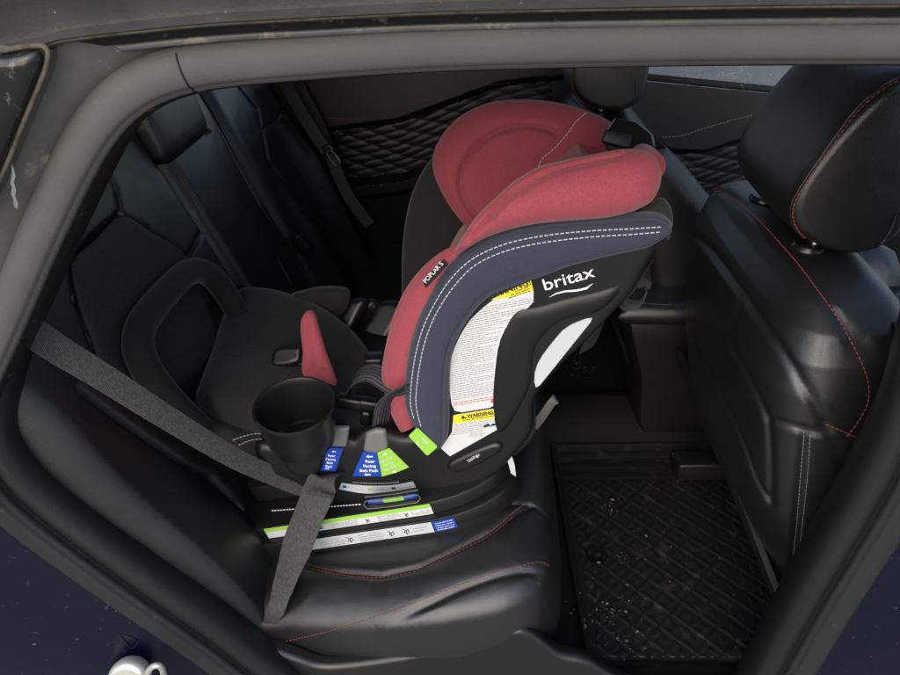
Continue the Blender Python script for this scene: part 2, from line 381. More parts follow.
def fine(pl, poly, pitch, hgt, h=.0009, fill=.85, wmin=.002, wmax=.008, gap=.0012, margin=.003, skip=None):
    """rows of unreadably small print inside poly (local 2-D points)"""
    Q = np.array(poly); V, F = [], []
    y = Q[:, 1].max()-margin
    while y > Q[:, 1].min()+margin:
        xs = []
        for i in range(len(Q)):
            (x1, y1), (x2, y2) = Q[i], Q[(i+1) % len(Q)]
            if (y1 > y) != (y2 > y): xs.append(x1+(x2-x1)*(y-y1)/(y2-y1))
        xs.sort()
        for a, b in zip(xs[::2], xs[1::2]):
            a += margin; b -= margin; end = a+(b-a)*(1 if random.random() < .8 else random.uniform(.4, .95))
            while a < end-wmin:
                w = min(random.uniform(wmin, wmax), end-a)
                if not (skip and skip(a, y)):
                    n = len(V); V += [pl.to(a, y, h), pl.to(a+w, y, h), pl.to(a+w, y+hgt, h), pl.to(a, y+hgt, h)]; F.append([n, n+1, n+2, n+3])
                a += w+gap
        y -= pitch
    return V, F
def quadpl(px, y, n=(0, -1, 0)):               # plane whose x axis runs along pixels px[0]->px[1] on the plane Y=y
    a, b = Y(*px[0], y), Y(*px[1], y); return Plane(a, b-a, n)
def arrow(pl, a, b, w, d=1, h=.0009):
    P = [(0, 0), (.4, .34), (.4, .13), (1, .13), (1, -.13), (.4, -.13), (.4, -.34)]
    V = [pl.to(a+(x-.5)*w*d, b+y*w, h) for x, y in P]; return V, [[0, 1, 2, 5, 6], [2, 3, 4, 5]]
_dr = drape
def drape(tree, P, eps=.0008, nsm=6):
    o = _dr(tree, P, eps, nsm)
    if len(o) < 2: print('DRAPE MISS', P[:2]); q = Y(*P[0], .18); return [q, q+Vector((.002, 0, 0)), q+Vector((.004, 0, 0)), q+Vector((.006, 0, 0))]
    return o
# ================================================================== CHILD SEAT
CS = thing('child_car_seat', (-.27, .40, .26), 'rear-facing child car seat with red headrest and navy sides strapped onto the bench', 'car seat')
YN = .188                                      # near face of the shell
cu_up = Vector((-.196, 0, .98)); cu_a = Vector((.98, 0, .196)); YA = Vector((0, 1, 0))
def BASE(a, y, h): return Vector((-.27, 0, .268))+cu_a*a+YA*y+cu_up*h
def tray(a0, a1, y0, y1, h0, h1, rf, rr, inset=.006):
    loops = []
    def plan(ins):
        P = []
        for cx, cy, r, s in ((a1-rf, y0+rf*.62, rf, -90), (a1-rf, y1-rf*.62, rf, 0), (a0+rr, y1-rr, rr, 90), (a0+rr, y0+rr, rr, 180)):
            k = .62 if r == rf else 1
            for i in range(13):
                t = R(s+90*i/12); P.append((cx+(r-ins)*math.cos(t), cy+(r*k-ins)*math.sin(t)))
        return P
    for h, i in ((h0, .004), (h0+.004, 0), (h1-inset, 0), (h1-.0015, inset*.35), (h1, inset)):
        loops.append([BASE(a, y, h) for a, y in plan(i)])
    loops.append([BASE(a, y, h1) for a, y in plan(.02)])
    return loft(loops)
T1, T2 = (.232, .143, .15, -.012, .031), (.224, .156, .15, .029, .0585)
base = obj('base', join(tray(-.26, T1[0], T1[1], .60, T1[3], T1[4], T1[2], .03), tray(-.262, T2[0], T2[1], .59, T2[3], T2[4], T2[2], .03), tray(-.25, .19, .215, .57, .06, .10, .14, .03)), 'satin', CS, 30)
bt = bvh(base)
def wallpt(T, a, h, e=.0009):                  # a point on the near wall of a base tier
    a1, y0, rf = T[0], T[1], T[2]; s = a-(a1-rf)
    y = y0 if s < 0 else y0+rf*.62*(1-math.sqrt(max(0, 1-(s/rf)**2)))
    return BASE(a, y-e, h)
def strip(name, T, a0, a1, h0, h1, m, parent, n=40, e=.0009):
    A = [wallpt(T, a0+(a1-a0)*i/(n-1), h1, e) for i in range(n)]; B = [wallpt(T, a0+(a1-a0)*i/(n-1), h0, e) for i in range(n)]
    V, F = [], []
    for p, q in zip(A, B): V += [p, q]
    for i in range(n-1): F += [[2*i, 2*i+1, 2*i+3, 2*i+2]]
    return obj(name, (V, F), m, parent, smooth=60), A, B
def striptext(A, B, rows, t0, t1, fill=.9):
    V, F = [], []
    for r in rows:
        s = t0
        while s < t1-.01:
            w = min(random.uniform(.008, .03), t1-s); n = len(V)
            if random.random() < fill:
                for ss, rr in ((s, r), (s+w, r), (s+w, r+.07), (s, r+.07)):
                    k = ss*(len(A)-1); i = min(len(A)-2, int(k)); a = A[i].lerp(A[i+1], k-i); b = B[i].lerp(B[i+1], k-i); V.append(a.lerp(b, rr)+Vector((0, -.0007, 0)))
                F.append([n, n+1, n+2, n+3])
            s += w+.006
    return V, F
def icons(A, B, t):
    V, F = [], []
    i = int(t*(len(A)-1)); a, b = A[i], B[i]; c = a.lerp(b, .5)+Vector((0, -.001, 0)); x = (A[min(i+1, len(A)-1)]-A[max(0, i-1)]).normalized(); y = (a-b).normalized(); s = (a-b).length*.34
    for P in ([(-.5, .8), (0, .2), (.6, .5), (0, .2), (-.1, -.8), (.5, -.3), (.3, .3), (-.2, .3), (-.6, -.2), (-.1, -.8)],):
        g = tube([c+x*(p*s+.0002*k)+y*(q*s) for k, (p, q) in enumerate(P)], .0005, 4); n0 = len(V); V += g[0]; F += [[j+n0 for j in f] for f in g[1]]
    return V, F
lab, A, B = strip('instruction_label', T1, -.175, .083, .004, .0285, 'label2', CS)
for a_, b_, r_ in ((.22, .42, (.2, .4, .6, .8)), (.5, .66, (.2, .4, .6, .8)), (.87, .97, (.35, .6))): obj('print', striptext(A, B, r_, a_, b_, .9), 'ink', lab, 0)
for t in (.13, .46, .72, .84): obj('diagram', icons(A, B, t), 'inkdk', lab, 0)
lab, A, B = strip('corner_label', T1, .085, .122, .004, .0285, 'blue', CS, 12)
obj('print', striptext(A, B, (.15, .38, .6, .8), .1, .92), 'white', lab, 0)
lab, A, B = strip('belt_guide_label', T2, -.208, .088, .033, .0572, 'label', CS)
strip('green_band', T2, -.208, .088, .0485, .0572, 'green', lab, e=.0013)
A2 = [a.lerp(b, .36) for a, b in zip(A, B)]
for a_, b_, r_ in ((.40, .56, (.15, .35, .55, .75)), (.68, .82, (.15, .35, .55, .75)), (.88, .99, (.3, .5, .7))): obj('print', striptext(A2, B, r_, a_, b_), 'ink', lab, 0)
for t in (.34, .62, .86): obj('diagram', icons(A2, B, t), 'inkdk', lab, 0)
dl = drape(bt, [(272, 511), (300, 509), (330, 507), (362, 504.5)], .0008)
obj('scale_marks', stitches(dl, .0035, .0022, .0011), 'white', CS, 0)
# near shell wall ---------------------------------------------------------------------------------------------------
shell_px = [(252, 440), (262, 468), (292, 478), (318, 492), (345, 503), (385, 507), (425, 502), (462, 492), (500, 470), (512, 455), (526, 440), (534, 428), (534, 394), (560, 364), (592, 334), (612, 312), (632, 292), (644, 268), (660, 240), (640, 232), (560, 238), (500, 262), (452, 312), (432, 372), (425, 432), (400, 436), (386, 427), (372, 425), (360, 428), (350, 444), (352, 426), (338, 423), (324, 424), (316, 436), (300, 442), (280, 442)]
def densify(P, k=5):
    o = []
    for i, p in enumerate(P):
        q = P[(i+1) % len(P)]; n = max(1, int(math.hypot(q[0]-p[0], q[1]-p[1])/8))
        for j in range(n): o.append((p[0]+(q[0]-p[0])*j/n, p[1]+(q[1]-p[1])*j/n))
    o = [((o[i-1][0]+2*o[i][0]+o[(i+1) % len(o)][0])/4, (o[i-1][1]+2*o[i][1]+o[(i+1) % len(o)][1])/4) for i in range(len(o))]
    return o
near = Ys(densify(shell_px), .200)
N0 = (0, -1, 0)
far = [p+Vector((0, .40, 0)) for p in near]
back_px = [(662, 238), (650, 258), (634, 289), (614, 311), (592, 334), (560, 364), (536, 392), (535, 432), (516, 455)]
bk = sm(Ys(back_px, .212), 4)
bk_in = [p+Vector((-.016, 0, -.004)) for p in bk]
back = loft([[p, q, q+Vector((0, .376, 0)), p+Vector((0, .376, 0))] for p, q in zip(bk_in, bk)])
bot = [Vector((-.47, 0, .40)), Vector((-.30, 0, .38)), Vector((-.15, 0, .38)), Vector((-.06, 0, .42))]
pan_under = loft([[Vector((p.x, y, p.z+e)) for y, e in ((.215, .03), (.24, 0), (.56, 0), (.585, .03), (.585, .05), (.55, .04), (.25, .04), (.215, .05))] for p in sm(bot, 4)])
shell = obj('shell', join(pillow(near, N0, .012, .014, .014, res=.012, smooth=False), pillow(far, N0, .012, .014, .014, res=.014, smooth=False), back, pan_under), 'shell', CS, 50)
rib = obj('shell_rib', pillow(Ys([(539, 305), (562, 298), (596, 290), (622, 284), (612, 300), (596, 312), (566, 318), (546, 332), (534, 352), (530, 385), (512, 420), (498, 432), (492, 405), (495, 360), (502, 333), (516, 310)], .190), N0, .008, .018, .004, res=.008), 'shell', CS, 50)
# big white warning label
pl = Plane(Y(455, 400, YN), Y(497, 393, YN)-Y(455, 400, YN), N0); YL = YN-.0006
wl_px = [(493, 299), (512, 290), (531, 281), (536, 303), (520, 312), (504, 328), (497, 350), (495, 378), (499, 406), (453, 413.5), (449, 385), (449, 366), (455, 345), (469, 320)]
P = sm(Ys(wl_px, YL), 3, True); wl = obj('warning_label', prism(Ys(densify(wl_px), YL), N0), 'label', CS, 0)
pl2 = Plane(P[0], Y(531, 280, YN)-Y(493, 297, YN), N0); pl3 = Plane(Y(455, 400, YL), Y(497, 393, YL)-Y(455, 400, YL), N0)
lp = [pl3.fro(p) for p in Ys(wl_px, YL)]; ylim = pl3.fro(Y(455, 401, YL))[1]; ytop = pl3.fro(Y(505, 303, YL))[1]
obj('print', fine(pl3, lp, .0034, .0013, h=.0008, skip=lambda a, b: b < ylim or b > ytop), 'ink', wl, 0)
obj('red_print', fine(pl3, lp, .0040, .0015, h=.0008, skip=lambda a, b: not (ylim-.012 < b < ylim-.002) or a > .055), 'inkred', wl, 0)
c = Y(493.5, 401, YL); obj('red_badge', prism([c+Vector((math.cos(t)*.0042, 0, math.sin(t)*.0042)) for t in [i*math.pi/12 for i in range(24)]], N0, .0009), 'inkred', wl, 0)
yh = obj('yellow_header', prism(Ys([(491, 299.5), (503, 293.5), (513, 288.5), (531, 280.5), (533.5, 291), (510, 297)], YL-.0006), N0), 'yellow', wl, 0)
hp = quadpl([(495, 296), (532, 283)], YL-.0006, N0); hl = (Y(532, 283, YL)-Y(495, 296, YL)).length
text('lettering', 'WARNING!', hp, hl*.985, -.0012, .0125, 'inkdk', yh, 'RIGHT', sx=1.0, bold=.0003)
obj('print', fine(hp, [(.012, -.010), (hl-.006, -.014), (hl-.004, -.003), (.030, -.003)], .0032, .0013, margin=.001), 'inkdk', yh, 0)
sl_px = [(453.5, 415), (500.5, 407.5), (505, 425), (450, 456), (441, 448), (452, 432)]
sl = obj('caution_label', prism(Ys(sl_px, YL), N0), 'label', CS, 0); sp = quadpl([(453, 415), (500.5, 407.5)], YL, N0); sL = (Y(500.5, 407.5, YL)-Y(453, 415, YL)).length
syh = obj('yellow_header', prism(Ys([(453.6, 415.4), (500.2, 408), (502.5, 416.5), (453, 424)], YL-.0006), N0), 'yellow', sl, 0)
sq = [sp.fro(p) for p in Ys(sl_px, YL)]
obj('print', fine(sp, sq, .0036, .0013, skip=lambda a, b: b > -.019 or (a > .038 and b < -.028) or (a < .012 and b < -.04)), 'ink', sl, 0)
text('lettering', 'WARNING', sp, sL*.56, -.0085, .0085, 'inkdk', syh, bold=.0003, h=.0014)
obj('print', fine(sp, [(.012, -.0155), (sL-.008, -.0155), (sL-.008, -.0095), (.012, -.0095)], .0034, .0014, margin=.0005, h=.0014), 'inkdk', syh, 0)
tr = [(sL*.56-.031, -.0085), (sL*.56-.023, -.0085), (sL*.56-.027, -.0025)]; obj('triangle', prism([sp.to(a, b, .0012) for a, b in tr], N0, .0004), 'inkdk', syh, 0)
for m_, q in (('inkdk', [(.040, -.030), (.050, -.026), (.052, -.031), (.044, -.034)]), ('cyan', [(.048, -.030), (.058, -.029), (.058, -.033), (.050, -.034)]), ('inkdk', [(.055, -.028), (.063, -.029), (.061, -.033), (.056, -.032)])):
    obj('diagram', prism([sp.to(a, b, .0010) for a, b in q], N0, .0003), m_, sl, 0)
obj('swoosh', prism(Ys([(549, 297.2), (556, 292.8), (565, 290.4), (577, 289.4), (586, 287.2), (593, 283.2), (587, 289), (577, 291.3), (566, 291.9), (557, 293.8)], YN-.0003), N0, .0006), 'white', CS, 0)
bp = quadpl([(547.5, 290.5), (592, 278)], YN-.0002, N0); bl = (Y(592, 278, YN)-Y(547.5, 290.5, YN)).length
bo = text('brand_lettering', 'britax', bp, bl*.5, .0015, .0255, 'white', CS, sx=1.16, bold=.0001)
# white side label with a silver sheen
rl_px = [(562, 329), (578, 321), (595.5, 315.5), (534.8, 391), (533.8, 372), (541, 356), (556, 338)]
rl = obj('side_label', prism(Ys(densify(rl_px), YN-.0004), N0, .0012), 'label2', CS, 0)
obj('rear_sticker', prism(Ys([(505, 451), (509, 447), (514.5, 464), (516, 476), (511, 473)], .1965), N0, .001), 'label2', CS, 0)
# recline arm with small lettering
arm = obj('recline_arm', pillow(Ys([(448, 461), (470, 449), (494, 440), (503, 443), (497, 452), (470, 466), (452, 470)], .190), N0, .010, .008, .004, res=.005), 'satin', CS, 50)
ap = quadpl([(465, 464), (484, 452.5)], .1798, N0); text('lettering', 'ClickTight', ap, (Y(484, 452.5, .1798)-Y(465, 464, .1798)).length*.5, 0, .0072, 'white', arm, sx=.8)
# belt path guides and their labels
def plate(name, px, m, y=YN-.0006, th=.0006, par=CS): return obj(name, prism(Ys(px, y), N0, th), m, par, 0)
for k, px in enumerate(([(329, 426), (350, 426), (347, 446), (327.5, 445)], [(366, 432), (376, 428), (386, 429), (389, 447), (377, 452), (363.5, 450)])):
    obj('belt_guide', pillow(Ys(px, .189), N0, .006, .006, .006, res=.004, smooth=False), 'silver', CS, 50)
b1 = plate('belt_path_label', [(326.5, 447), (343, 448.5), (335.5, 471), (319, 470)], 'blue')
p1 = quadpl([(322, 462), (338, 463)], YN-.0006, N0); c1 = p1.fro(Y(331.5, 458, YN))[0]
for i, s in enumerate(('Rear', 'Facing', 'Belt', 'Path')): text('lettering', s, p1, p1.fro(Y(331.8-i*.9, 456+i*3.6, YN))[0], p1.fro(Y(331.8-i*.9, 456+i*3.6, YN))[1], .0066, 'white', b1, bold=.0001)
for yy, d in ((451, 1), (468, -1)):
    q = p1.fro(Y(334 if yy < 460 else 327.5, yy, YN)); obj('arrow', arrow(p1, q[0], q[1], .007, d), 'white', b1, 0)
b2 = plate('belt_path_label', [(363, 451.5), (377, 452), (381.5, 476.3), (352.5, 476)], 'blue')
p2 = quadpl([(355, 470), (380, 470)], YN-.0006, N0)
for i, s in enumerate(('Rear', 'Facing', 'Belt Path')):
    q = p2.fro(Y(370.3-i*.6, 462+i*4.6, YN)); text('lettering', s, p2, *q, .0085, 'white', b2, bold=.0002)
for px, d in (((369.5, 456), 1), ((367.5, 474), 1)): q = p2.fro(Y(*px, YN)); obj('arrow', arrow(p2, *q, .011, d), 'white', b2, 0)
b3 = plate('belt_path_label', [(377.3, 452), (389.5, 448), (409, 467), (396, 472.5), (382, 476.3)], 'green')
p3 = quadpl([(381, 470), (403, 461)], YN-.0006, N0)
for i, s in enumerate(('Forward', 'Facing', 'Belt Path')):
    q = p3.fro(Y(386.8+i*2.5, 460+i*4.0, YN)); text('lettering', s, p3, *q, .0072, 'label', b3)
for px in ((385, 453.5), (394.5, 471)): q = p3.fro(Y(*px, YN)); obj('arrow', arrow(p3, *q, .009, -1), 'white', b3, 0)
b4 = obj('lock_off_tag', prism(Ys([(409, 436), (409.6, 434.5), (416.5, 428), (418.5, 428), (436.6, 445), (437, 447), (428.5, 454.5), (426.5, 454.6)], .174), N0, .0014), 'green', CS, 50)
p4 = quadpl([(412, 438), (431, 455)], .1726, N0)
for i, s in enumerate(('Belt', 'Lock')): q = p4.fro(Y(424-i*5.5, 441.5+i*4, .1726)); text('lettering', s, p4, *q, .0075, 'label', b4, h=.0003)
arc_px_t = [(341.5, 482.8), (363, 485.3), (390, 485.3), (413, 481.5)]; arc_px_b = [(339, 489), (363, 493), (390, 493.3), (416, 487)]
at_, ab_ = sm(Ys(arc_px_t, YN-.0006), 8), sm(Ys(arc_px_b, YN-.0006), 8)
g, _ = (lambda a: (a, 0))(loft([[a, b, b+Vector((0, -.0006, 0)), a+Vector((0, -.0006, 0))] for a, b in zip(at_, ab_)]))
al = obj('level_label', g, 'label2', CS, 0)
for px, m_ in (((344.5, 486.8), 'blue'), ((370, 489.4), 'green'), ((393.5, 488.4), 'inkdk')):
    c = Y(*px, YN-.0015); obj('mark', box(c, (.0065, .0006, .0048), 0), m_, al, 0)
for x0, x1 in ((348, 364), (375, 390), (397, 412)):
    c0 = Y(x0, 487.5 if x0 < 370 else 489, YN-.0015); c1 = Y(x1, 489.5 if x0 < 370 else (489.3 if x0 < 390 else 486.3), YN-.0015); obj('print', stitches([c0, c1], .003, .0012, .0006), 'ink', al, 0)
obj('level_caption', stitches([p+Vector((0, 0, .0052)) for p in at_[5:20]], .003, .001, .0007), 'ink', al, 0)
lens_c = [Y(366, 502, .152), Y(380, 501, .151), Y(400, 498.5, .151), Y(419, 495, .153)]
lens_p = sm(lens_c, 6)
for s0, s1, m_ in ((1, 7, 'blue'), (7, 13, 'green'), (13, 18, 'blue')): obj('level_card', sweep(lens_p[s0:s1+1], [(-.0005, -.0045), (.0005, -.0045), (.0005, .0045), (-.0005, .0045)], up=(0, 0, 1)), m_, CS, 0)
lens_sc = [.25, .7, .92]+[1]*(len(lens_p)-6)+[.92, .7, .25]
obj('level_lens', sweep([p+Vector((0, -.001, 0)) for p in lens_p], circ(.0065, 16, .0098), up=(0, 0, 1), scale=lens_sc), 'lens', CS, 60)
lr = [p+Vector((0, -.0065, .0088)) for p in lens_p[1:-1]]+[lens_p[-1]+Vector((.003, -.006, 0))]+[p+Vector((0, -.0065, -.0088)) for p in lens_p[-2:0:-1]]+[lens_p[0]+Vector((-.003, -.006, 0))]
obj('lens_rim', tube(sm(lr, 2, True), .0008, 6, closed=True), 'silver', CS, 60)
obj('level_holder', sweep([p+Vector((0, .006, 0)) for p in lens_p], rrect(.009, .021, .004), up=(0, 0, 1)), 'satin', CS, 50)
# navy side cover ---------------------------------------------------------------------------------------------------
o_px = [(428, 440), (416, 427), (407, 411), (404.5, 394), (408, 362), (416, 330), (429, 302), (447, 273), (470, 252), (505, 236), (545, 228), (590, 223.5), (630, 221), (655, 219.5), (667, 223.5), (671.5, 230)]
i_px = [(438, 449.5), (447, 438), (449.3, 420), (449.5, 392), (450.5, 365), (456, 341), (469, 318), (488, 297), (514, 285.5), (545, 275), (572, 265), (611, 255), (643, 248), (658, 241), (667, 236.5), (671.5, 232)]
co, ci = sm(Ys(o_px, .190), 8), sm(Ys(i_px, .184), 8)
prof = lambda t: .013*math.sin(math.pi*min(1, max(0, t)))**.55+.004*math.exp(-((t-.93)/.05)**2)-.0035*math.exp(-((t-.86)/.022)**2)
endf = lambda s: min(1, (s/.03)**.5 if s < .03 else 1, ((1-s)/.05)**.5 if s > .95 else 1)*.97+.03
cover = obj('side_cover', ribbon(co, ci, 160, 40, prof, .012, N0, endf), 'navy', CS, 60)
ct = bvh(cover)
for px in ([(414, 418), (410.5, 400), (414, 364), (421.5, 333), (433.5, 306), (451, 279), (474, 258), (507, 243.5), (546, 235.5), (590, 231), (630, 229), (662, 227)], [(421, 426), (416, 402), (419.5, 367), (426.5, 337), (438, 310.5), (455.5, 284.5), (477, 264), (509, 250), (547, 242), (591, 237), (630, 234.5), (661, 232)]):
    obj('stitching', stitches(drape(ct, px, .0005, 10), .0045, .0022, .00075), 'stitchw', cover, 0)
# edge of the cover wrapping to the inside and round the top of the shell
wrap_o = [p+Vector((0, .004, .001)) for p in co]; wrap_i = [p+Vector((0.004, .040, -.008)) for p in co]
obj('cover_edge', ribbon(wrap_o, wrap_i, 120, 8, lambda t: .005*math.sin(math.pi*t), .006, (-.4, 0, .9)), 'navy', CS, 60)
obj('top_cover', pillow([Y(606, 224, .205), Y(632, 213, .215), Y(650, 203, .23), Y(661, 201, .25), Y(669, 208, .25), Y(673, 220, .23), Y(670, 232, .205), Y(655, 232, .20), Y(636, 228, .20)], (-.25, -.8, .55), .014, .02, .02, res=.006), 'char', CS, 60)
tagp = obj('fabric_tag', prism(Ys([(422.5, 281), (444, 258.5), (448.5, 264), (426, 288)], .1745), N0, .0012), 'shell', CS, 0)
tp = quadpl([(426, 286), (447, 263)], .1740, N0); text('lettering', 'POPLAR S', tp, (Y(447, 263, .174)-Y(426, 286, .174)).length*.5, .0028, .0088, 'white', tagp, h=.0012)
# red liner along the inside edge
lin_o = sm(Yv([(402, 428, .235), (394, 416, .235), (388, 400, .232), (382, 374, .232), (386, 346, .235), (394, 316, .24), (407, 288, .245), (424, 267, .245), (444, 252, .24), (460, 247, .225)]), 8)
lin_i = sm(Yv([(412, 428, .20), (409, 412, .20), (408, 396, .20), (409, 372, .20), (413, 348, .20), (420, 324, .20), (432, 300, .20), (447, 277, .20), (460, 262, .20), (474, 252, .20)]), 8)
obj('liner', ribbon(lin_o, lin_i, 90, 16, lambda t: .012*math.sin(math.pi*t)**.6-.0025*math.exp(-((t-.28)/.05)**2), .02, N0), 'red', CS, 60)
# inside of the far wall
obj('inner_wing', pillow(Ys([(402, 285), (402, 262), (404, 232), (410, 200), (422, 172), (440, 150), (465, 138), (520, 140), (560, 180), (560, 250), (500, 300), (440, 330), (402, 330)], .585), N0, .03, .05, .015, res=.014), 'char', CS, 60)
# backrest pad between the walls
bp_ = [Vector((-.25, 0, .44)), Vector((-.20, 0, .53)), Vector((-.13, 0, .66)), Vector((-.01, 0, .76)), Vector((.07, 0, .82))]
sp_ = sm(bp_, 6)
obj('back_pad', loft([[Vector((p.x-.012*math.sin(math.pi*t), .245+.32*t, p.z+.012*math.sin(math.pi*t))) for t in np.linspace(0, 1, 12)]+[Vector((p.x+.06, .245+.32*t, p.z-.05)) for t in np.linspace(1, 0, 12)] for p in sp_]), 'red', CS, 60)
# headrest ----------------------------------------------------------------------------------------------------------
NF = Vector((-.12, -.9, .42)).normalized(); FO = Y(520, 160, .50)
fw_px = [(474, 232), (462, 222), (449, 205), (439, 187), (433, 170), (434, 153), (442, 136), (455, 121), (473, 109), (497, 101), (530, 99.5), (560, 103), (585, 110), (606, 119), (618, 130), (622, 148), (612, 170), (560, 200), (500, 232)]
arc = [(556, 137), (545, 132), (522, 129.5), (500, 135), (482, 147), (468, 164), (462.5, 180), (464, 196), (470, 208), (478, 217), (490, 226)]
seamw = [(586, 113), (576, 122), (565, 137), (553, 150), (543, 158), (538, 168)]
pf = lambda L: [PL(a, b, FO, NF) for a, b in L]
fw = obj('headrest_wing', pillow(pf(fw_px), NF, .040, .055, .02, res=.007, seams=[(sm(pf(arc), 6), .0045, .010), (sm(pf(seamw), 4), .003, .0035)]), 'red', CS, 60)
ft = bvh(fw); obj('stitching', stitches(drape(ft, seamw, .0006), .0042, .0022, .0007), 'stitchw', fw, 0)
nw_px = [(452, 256), (463, 236), (476, 217), (492, 201), (513, 182), (538, 167), (560, 161), (582, 156.5), (600, 153), (618, 149.5), (634, 149), (650, 152), (659, 164), (661, 180), (655, 197), (645, 206), (626, 213.5), (600, 218.5), (560, 221.5), (524, 226), (490, 236), (466, 249)]
NN = Vector((0, -.93, .36)).normalized(); NO = Y(560, 190, .208); pn = lambda L: [PL(a, b, NO, NN) for a, b in L]
rim = [(458, 257), (470, 238), (487, 219), (505, 200), (530, 183), (560, 169), (592, 161), (615, 156.5), (630, 151)]
pipe = [(594, 221), (612, 217), (632, 210), (646, 202), (654, 190)]
nw = obj('headrest_wing', pillow(pn(nw_px), NN, .036, .050, .045, wb=.03, res=.007, seams=[(sm(pn(rim), 6), .0042, .010), (sm(pn(pipe), 6), .003, .005)]), 'red', CS, 60)
hb = [Y(596, 150, .50), Y(614, 150, .46), Y(630, 158, .39), Y(640, 166, .32), Y(646, 174, .27)]
obj('headrest_back', sweep(sm(hb, 6), rrect(.04, .06, .019, 5), up=(.5, 0, .86)), 'red', CS, 60)
adj = obj('headrest_adjuster', pillow([Y(602, 136, .38), Y(616, 122, .41), Y(640, 131, .39), Y(655, 142, .36), Y(657, 153, .33), Y(645, 154, .33), Y(630, 155, .33), Y(608, 148, .35)], (-.3, -.45, .84), .012, .010, .05, res=.005, smooth=False), 'satin', CS, 50)
obj('adjuster_button', box(Y(617, 139.5, .345), (.042, .012, .020), .004, Matrix.Rotation(R(18), 3, 'Y') @ Matrix.Rotation(R(-25), 3, 'X')), 'trim', adj, 50)
# seat pan cushion --------------------------------------------------------------------------------------------------
PN = Vector((.16, -.05, 1)).normalized(); PO = Vector((-.47, .40, .462)); pp = lambda L: [PL(a, b, PO, PN) for a, b in L]
pan_px = [(195, 402), (203, 377), (213, 350), (221, 322), (229, 301), (244, 293), (268, 294), (295, 300), (325, 313), (350, 331), (368, 352), (376, 372), (392, 395), (400, 425), (370, 434), (320, 440), (275, 430), (235, 417), (207, 410)]
pan = obj('seat_cushion', pillow(pp(pan_px), PN, .034, .05, .05, wb=.02, res=.010, seams=[(sm(pp([(336, 312), (345, 335), (352, 360), (356, 388)]), 5), .004, .004)], dome=lambda a, b: -.010*math.exp(-((b)/.07)**2)), 'char', CS, 60)
skirt = obj('cushion_skirt', pillow(Ys([(194, 404), (200, 418), (215, 424), (240, 432), (275, 436), (285, 462), (262, 470), (236, 448), (215, 437), (198, 428)], .232), (-.1, -1, .1), .012, .02, .03, res=.008), 'char', CS, 60)
skt = bvh(skirt)
for px in ([(233, 440), (245, 436), (258, 434), (272, 437)], [(239, 445), (250, 440.5), (262, 439), (274, 442)]): obj('stitching', stitches(drape(skt, px, .0008), .004, .002, .0007), 'stitchw', skirt, 0)
# crotch buckle and pad
bk1 = obj('crotch_buckle', pillow([Y(275, 347, .37), Y(300, 344, .37), Y(306, 352, .37), Y(306, 366, .37), Y(282, 370, .37), Y(274, 362, .37)], (-.1, -.75, .65), .020, .010, .02, res=.005), 'satin', CS, 50)
obj('buckle_edge', tube(sm([Y(279, 362, .353), Y(290, 364, .353), Y(301, 363, .353)], 4), .0025, 8), 'silver', bk1, 50)
cpl = Y(316, 345, .325); cpn = Vector((-.35, -.75, .56)).normalized()
obj('crotch_pad', pillow([PL(a, b, cpl, cpn) for a, b in ((310, 310), (315, 314), (320, 332), (326, 352), (332, 368), (337, 385), (330, 384), (318, 380), (305, 376), (303, 366), (304, 352), (302, 332), (303, 318))], cpn, .014, .020, .010, res=.005, seams=[([PL(a, b, cpl, cpn) for a, b in ((312, 322), (314, 345), (317, 364), (318, 378))], .004, .006), ([PL(a, b, cpl, cpn) for a, b in ((306, 373), (318, 366), (328, 367))], .003, .004)]), 'red', CS, 60)
# harness straps and tongues
for nm, P, wd, w in (('harness_strap', [Y(347, 398, .26), Y(351, 384, .26), Y(361, 374, .255), Y(374, 373, .245), Y(387, 381, .225), Y(400, 387, .205), Y(412, 384, .19)], [Vector((.3, .9, .3))]*7, .036),
                     ('harness_strap', [Y(381, 426, .215), Y(383, 411, .205), Y(387, 400, .194), Y(397, 391, .185), Y(409, 385, .182)], [Vector((.55, .7, -.35))]*5, .036)):
    P = sm(P, 6); g, u = strap(P, wd[0], w, .002); obj(nm, g, 'harness', CS, 60, uv=u)
for px, s in (((352, 402), (.05, .02, .022)), ((372, 404), (.045, .02, .02)), ((366, 416), (.018, .02, .03))):
    obj('buckle_tongue', box(Y(*px, .24), s, .005, Matrix.Rotation(R(12), 3, 'Y')), 'satin', CS, 50)
obj('strap_slot', box(Y(375, 362, .33), (.035, .03, .03), .006), 'satin', CS, 50)
# cup holder
cc = Y(294, 404, .155); CAX = Vector((.02, -.10, 1))
cup = obj('cup_holder', lathe([(.058, 0), (.0605, .001), (.0615, -.002), (.0600, -.006), (.0550, -.050), (.0500, -.076), (.0440, -.083), (.001, -.083), (.001, -.079), (.040, -.079), (.0455, -.072), (.0545, -.010), (.0570, -.002)], cc, CAX, 64), 'satin', CS, 40)
obj('cup_bracket', pillow(Ys([(288, 448), (316, 440), (326, 452), (320, 470), (300, 474), (286, 464)], .19), N0, .012, .01, .03, res=.007), 'shell', CS, 50)
# anti-rebound bar
bpn = Vector((.949, 0, .316)).normalized(); bpo = Vector((-.52, 0, .22))+bpn*.028
bar_c = sm([PL(a, b, bpo, bpn) for a, b in ((262, 372), (247, 335), (233, 305), (219, 284), (204, 272), (189, 272), (173, 285), (152, 309), (140, 329), (139, 350), (149, 373), (170, 400), (200, 430))], 8)
obj('rebound_bar', tube(bar_c, .0235, 14, up=None), 'barpad', CS, 60)
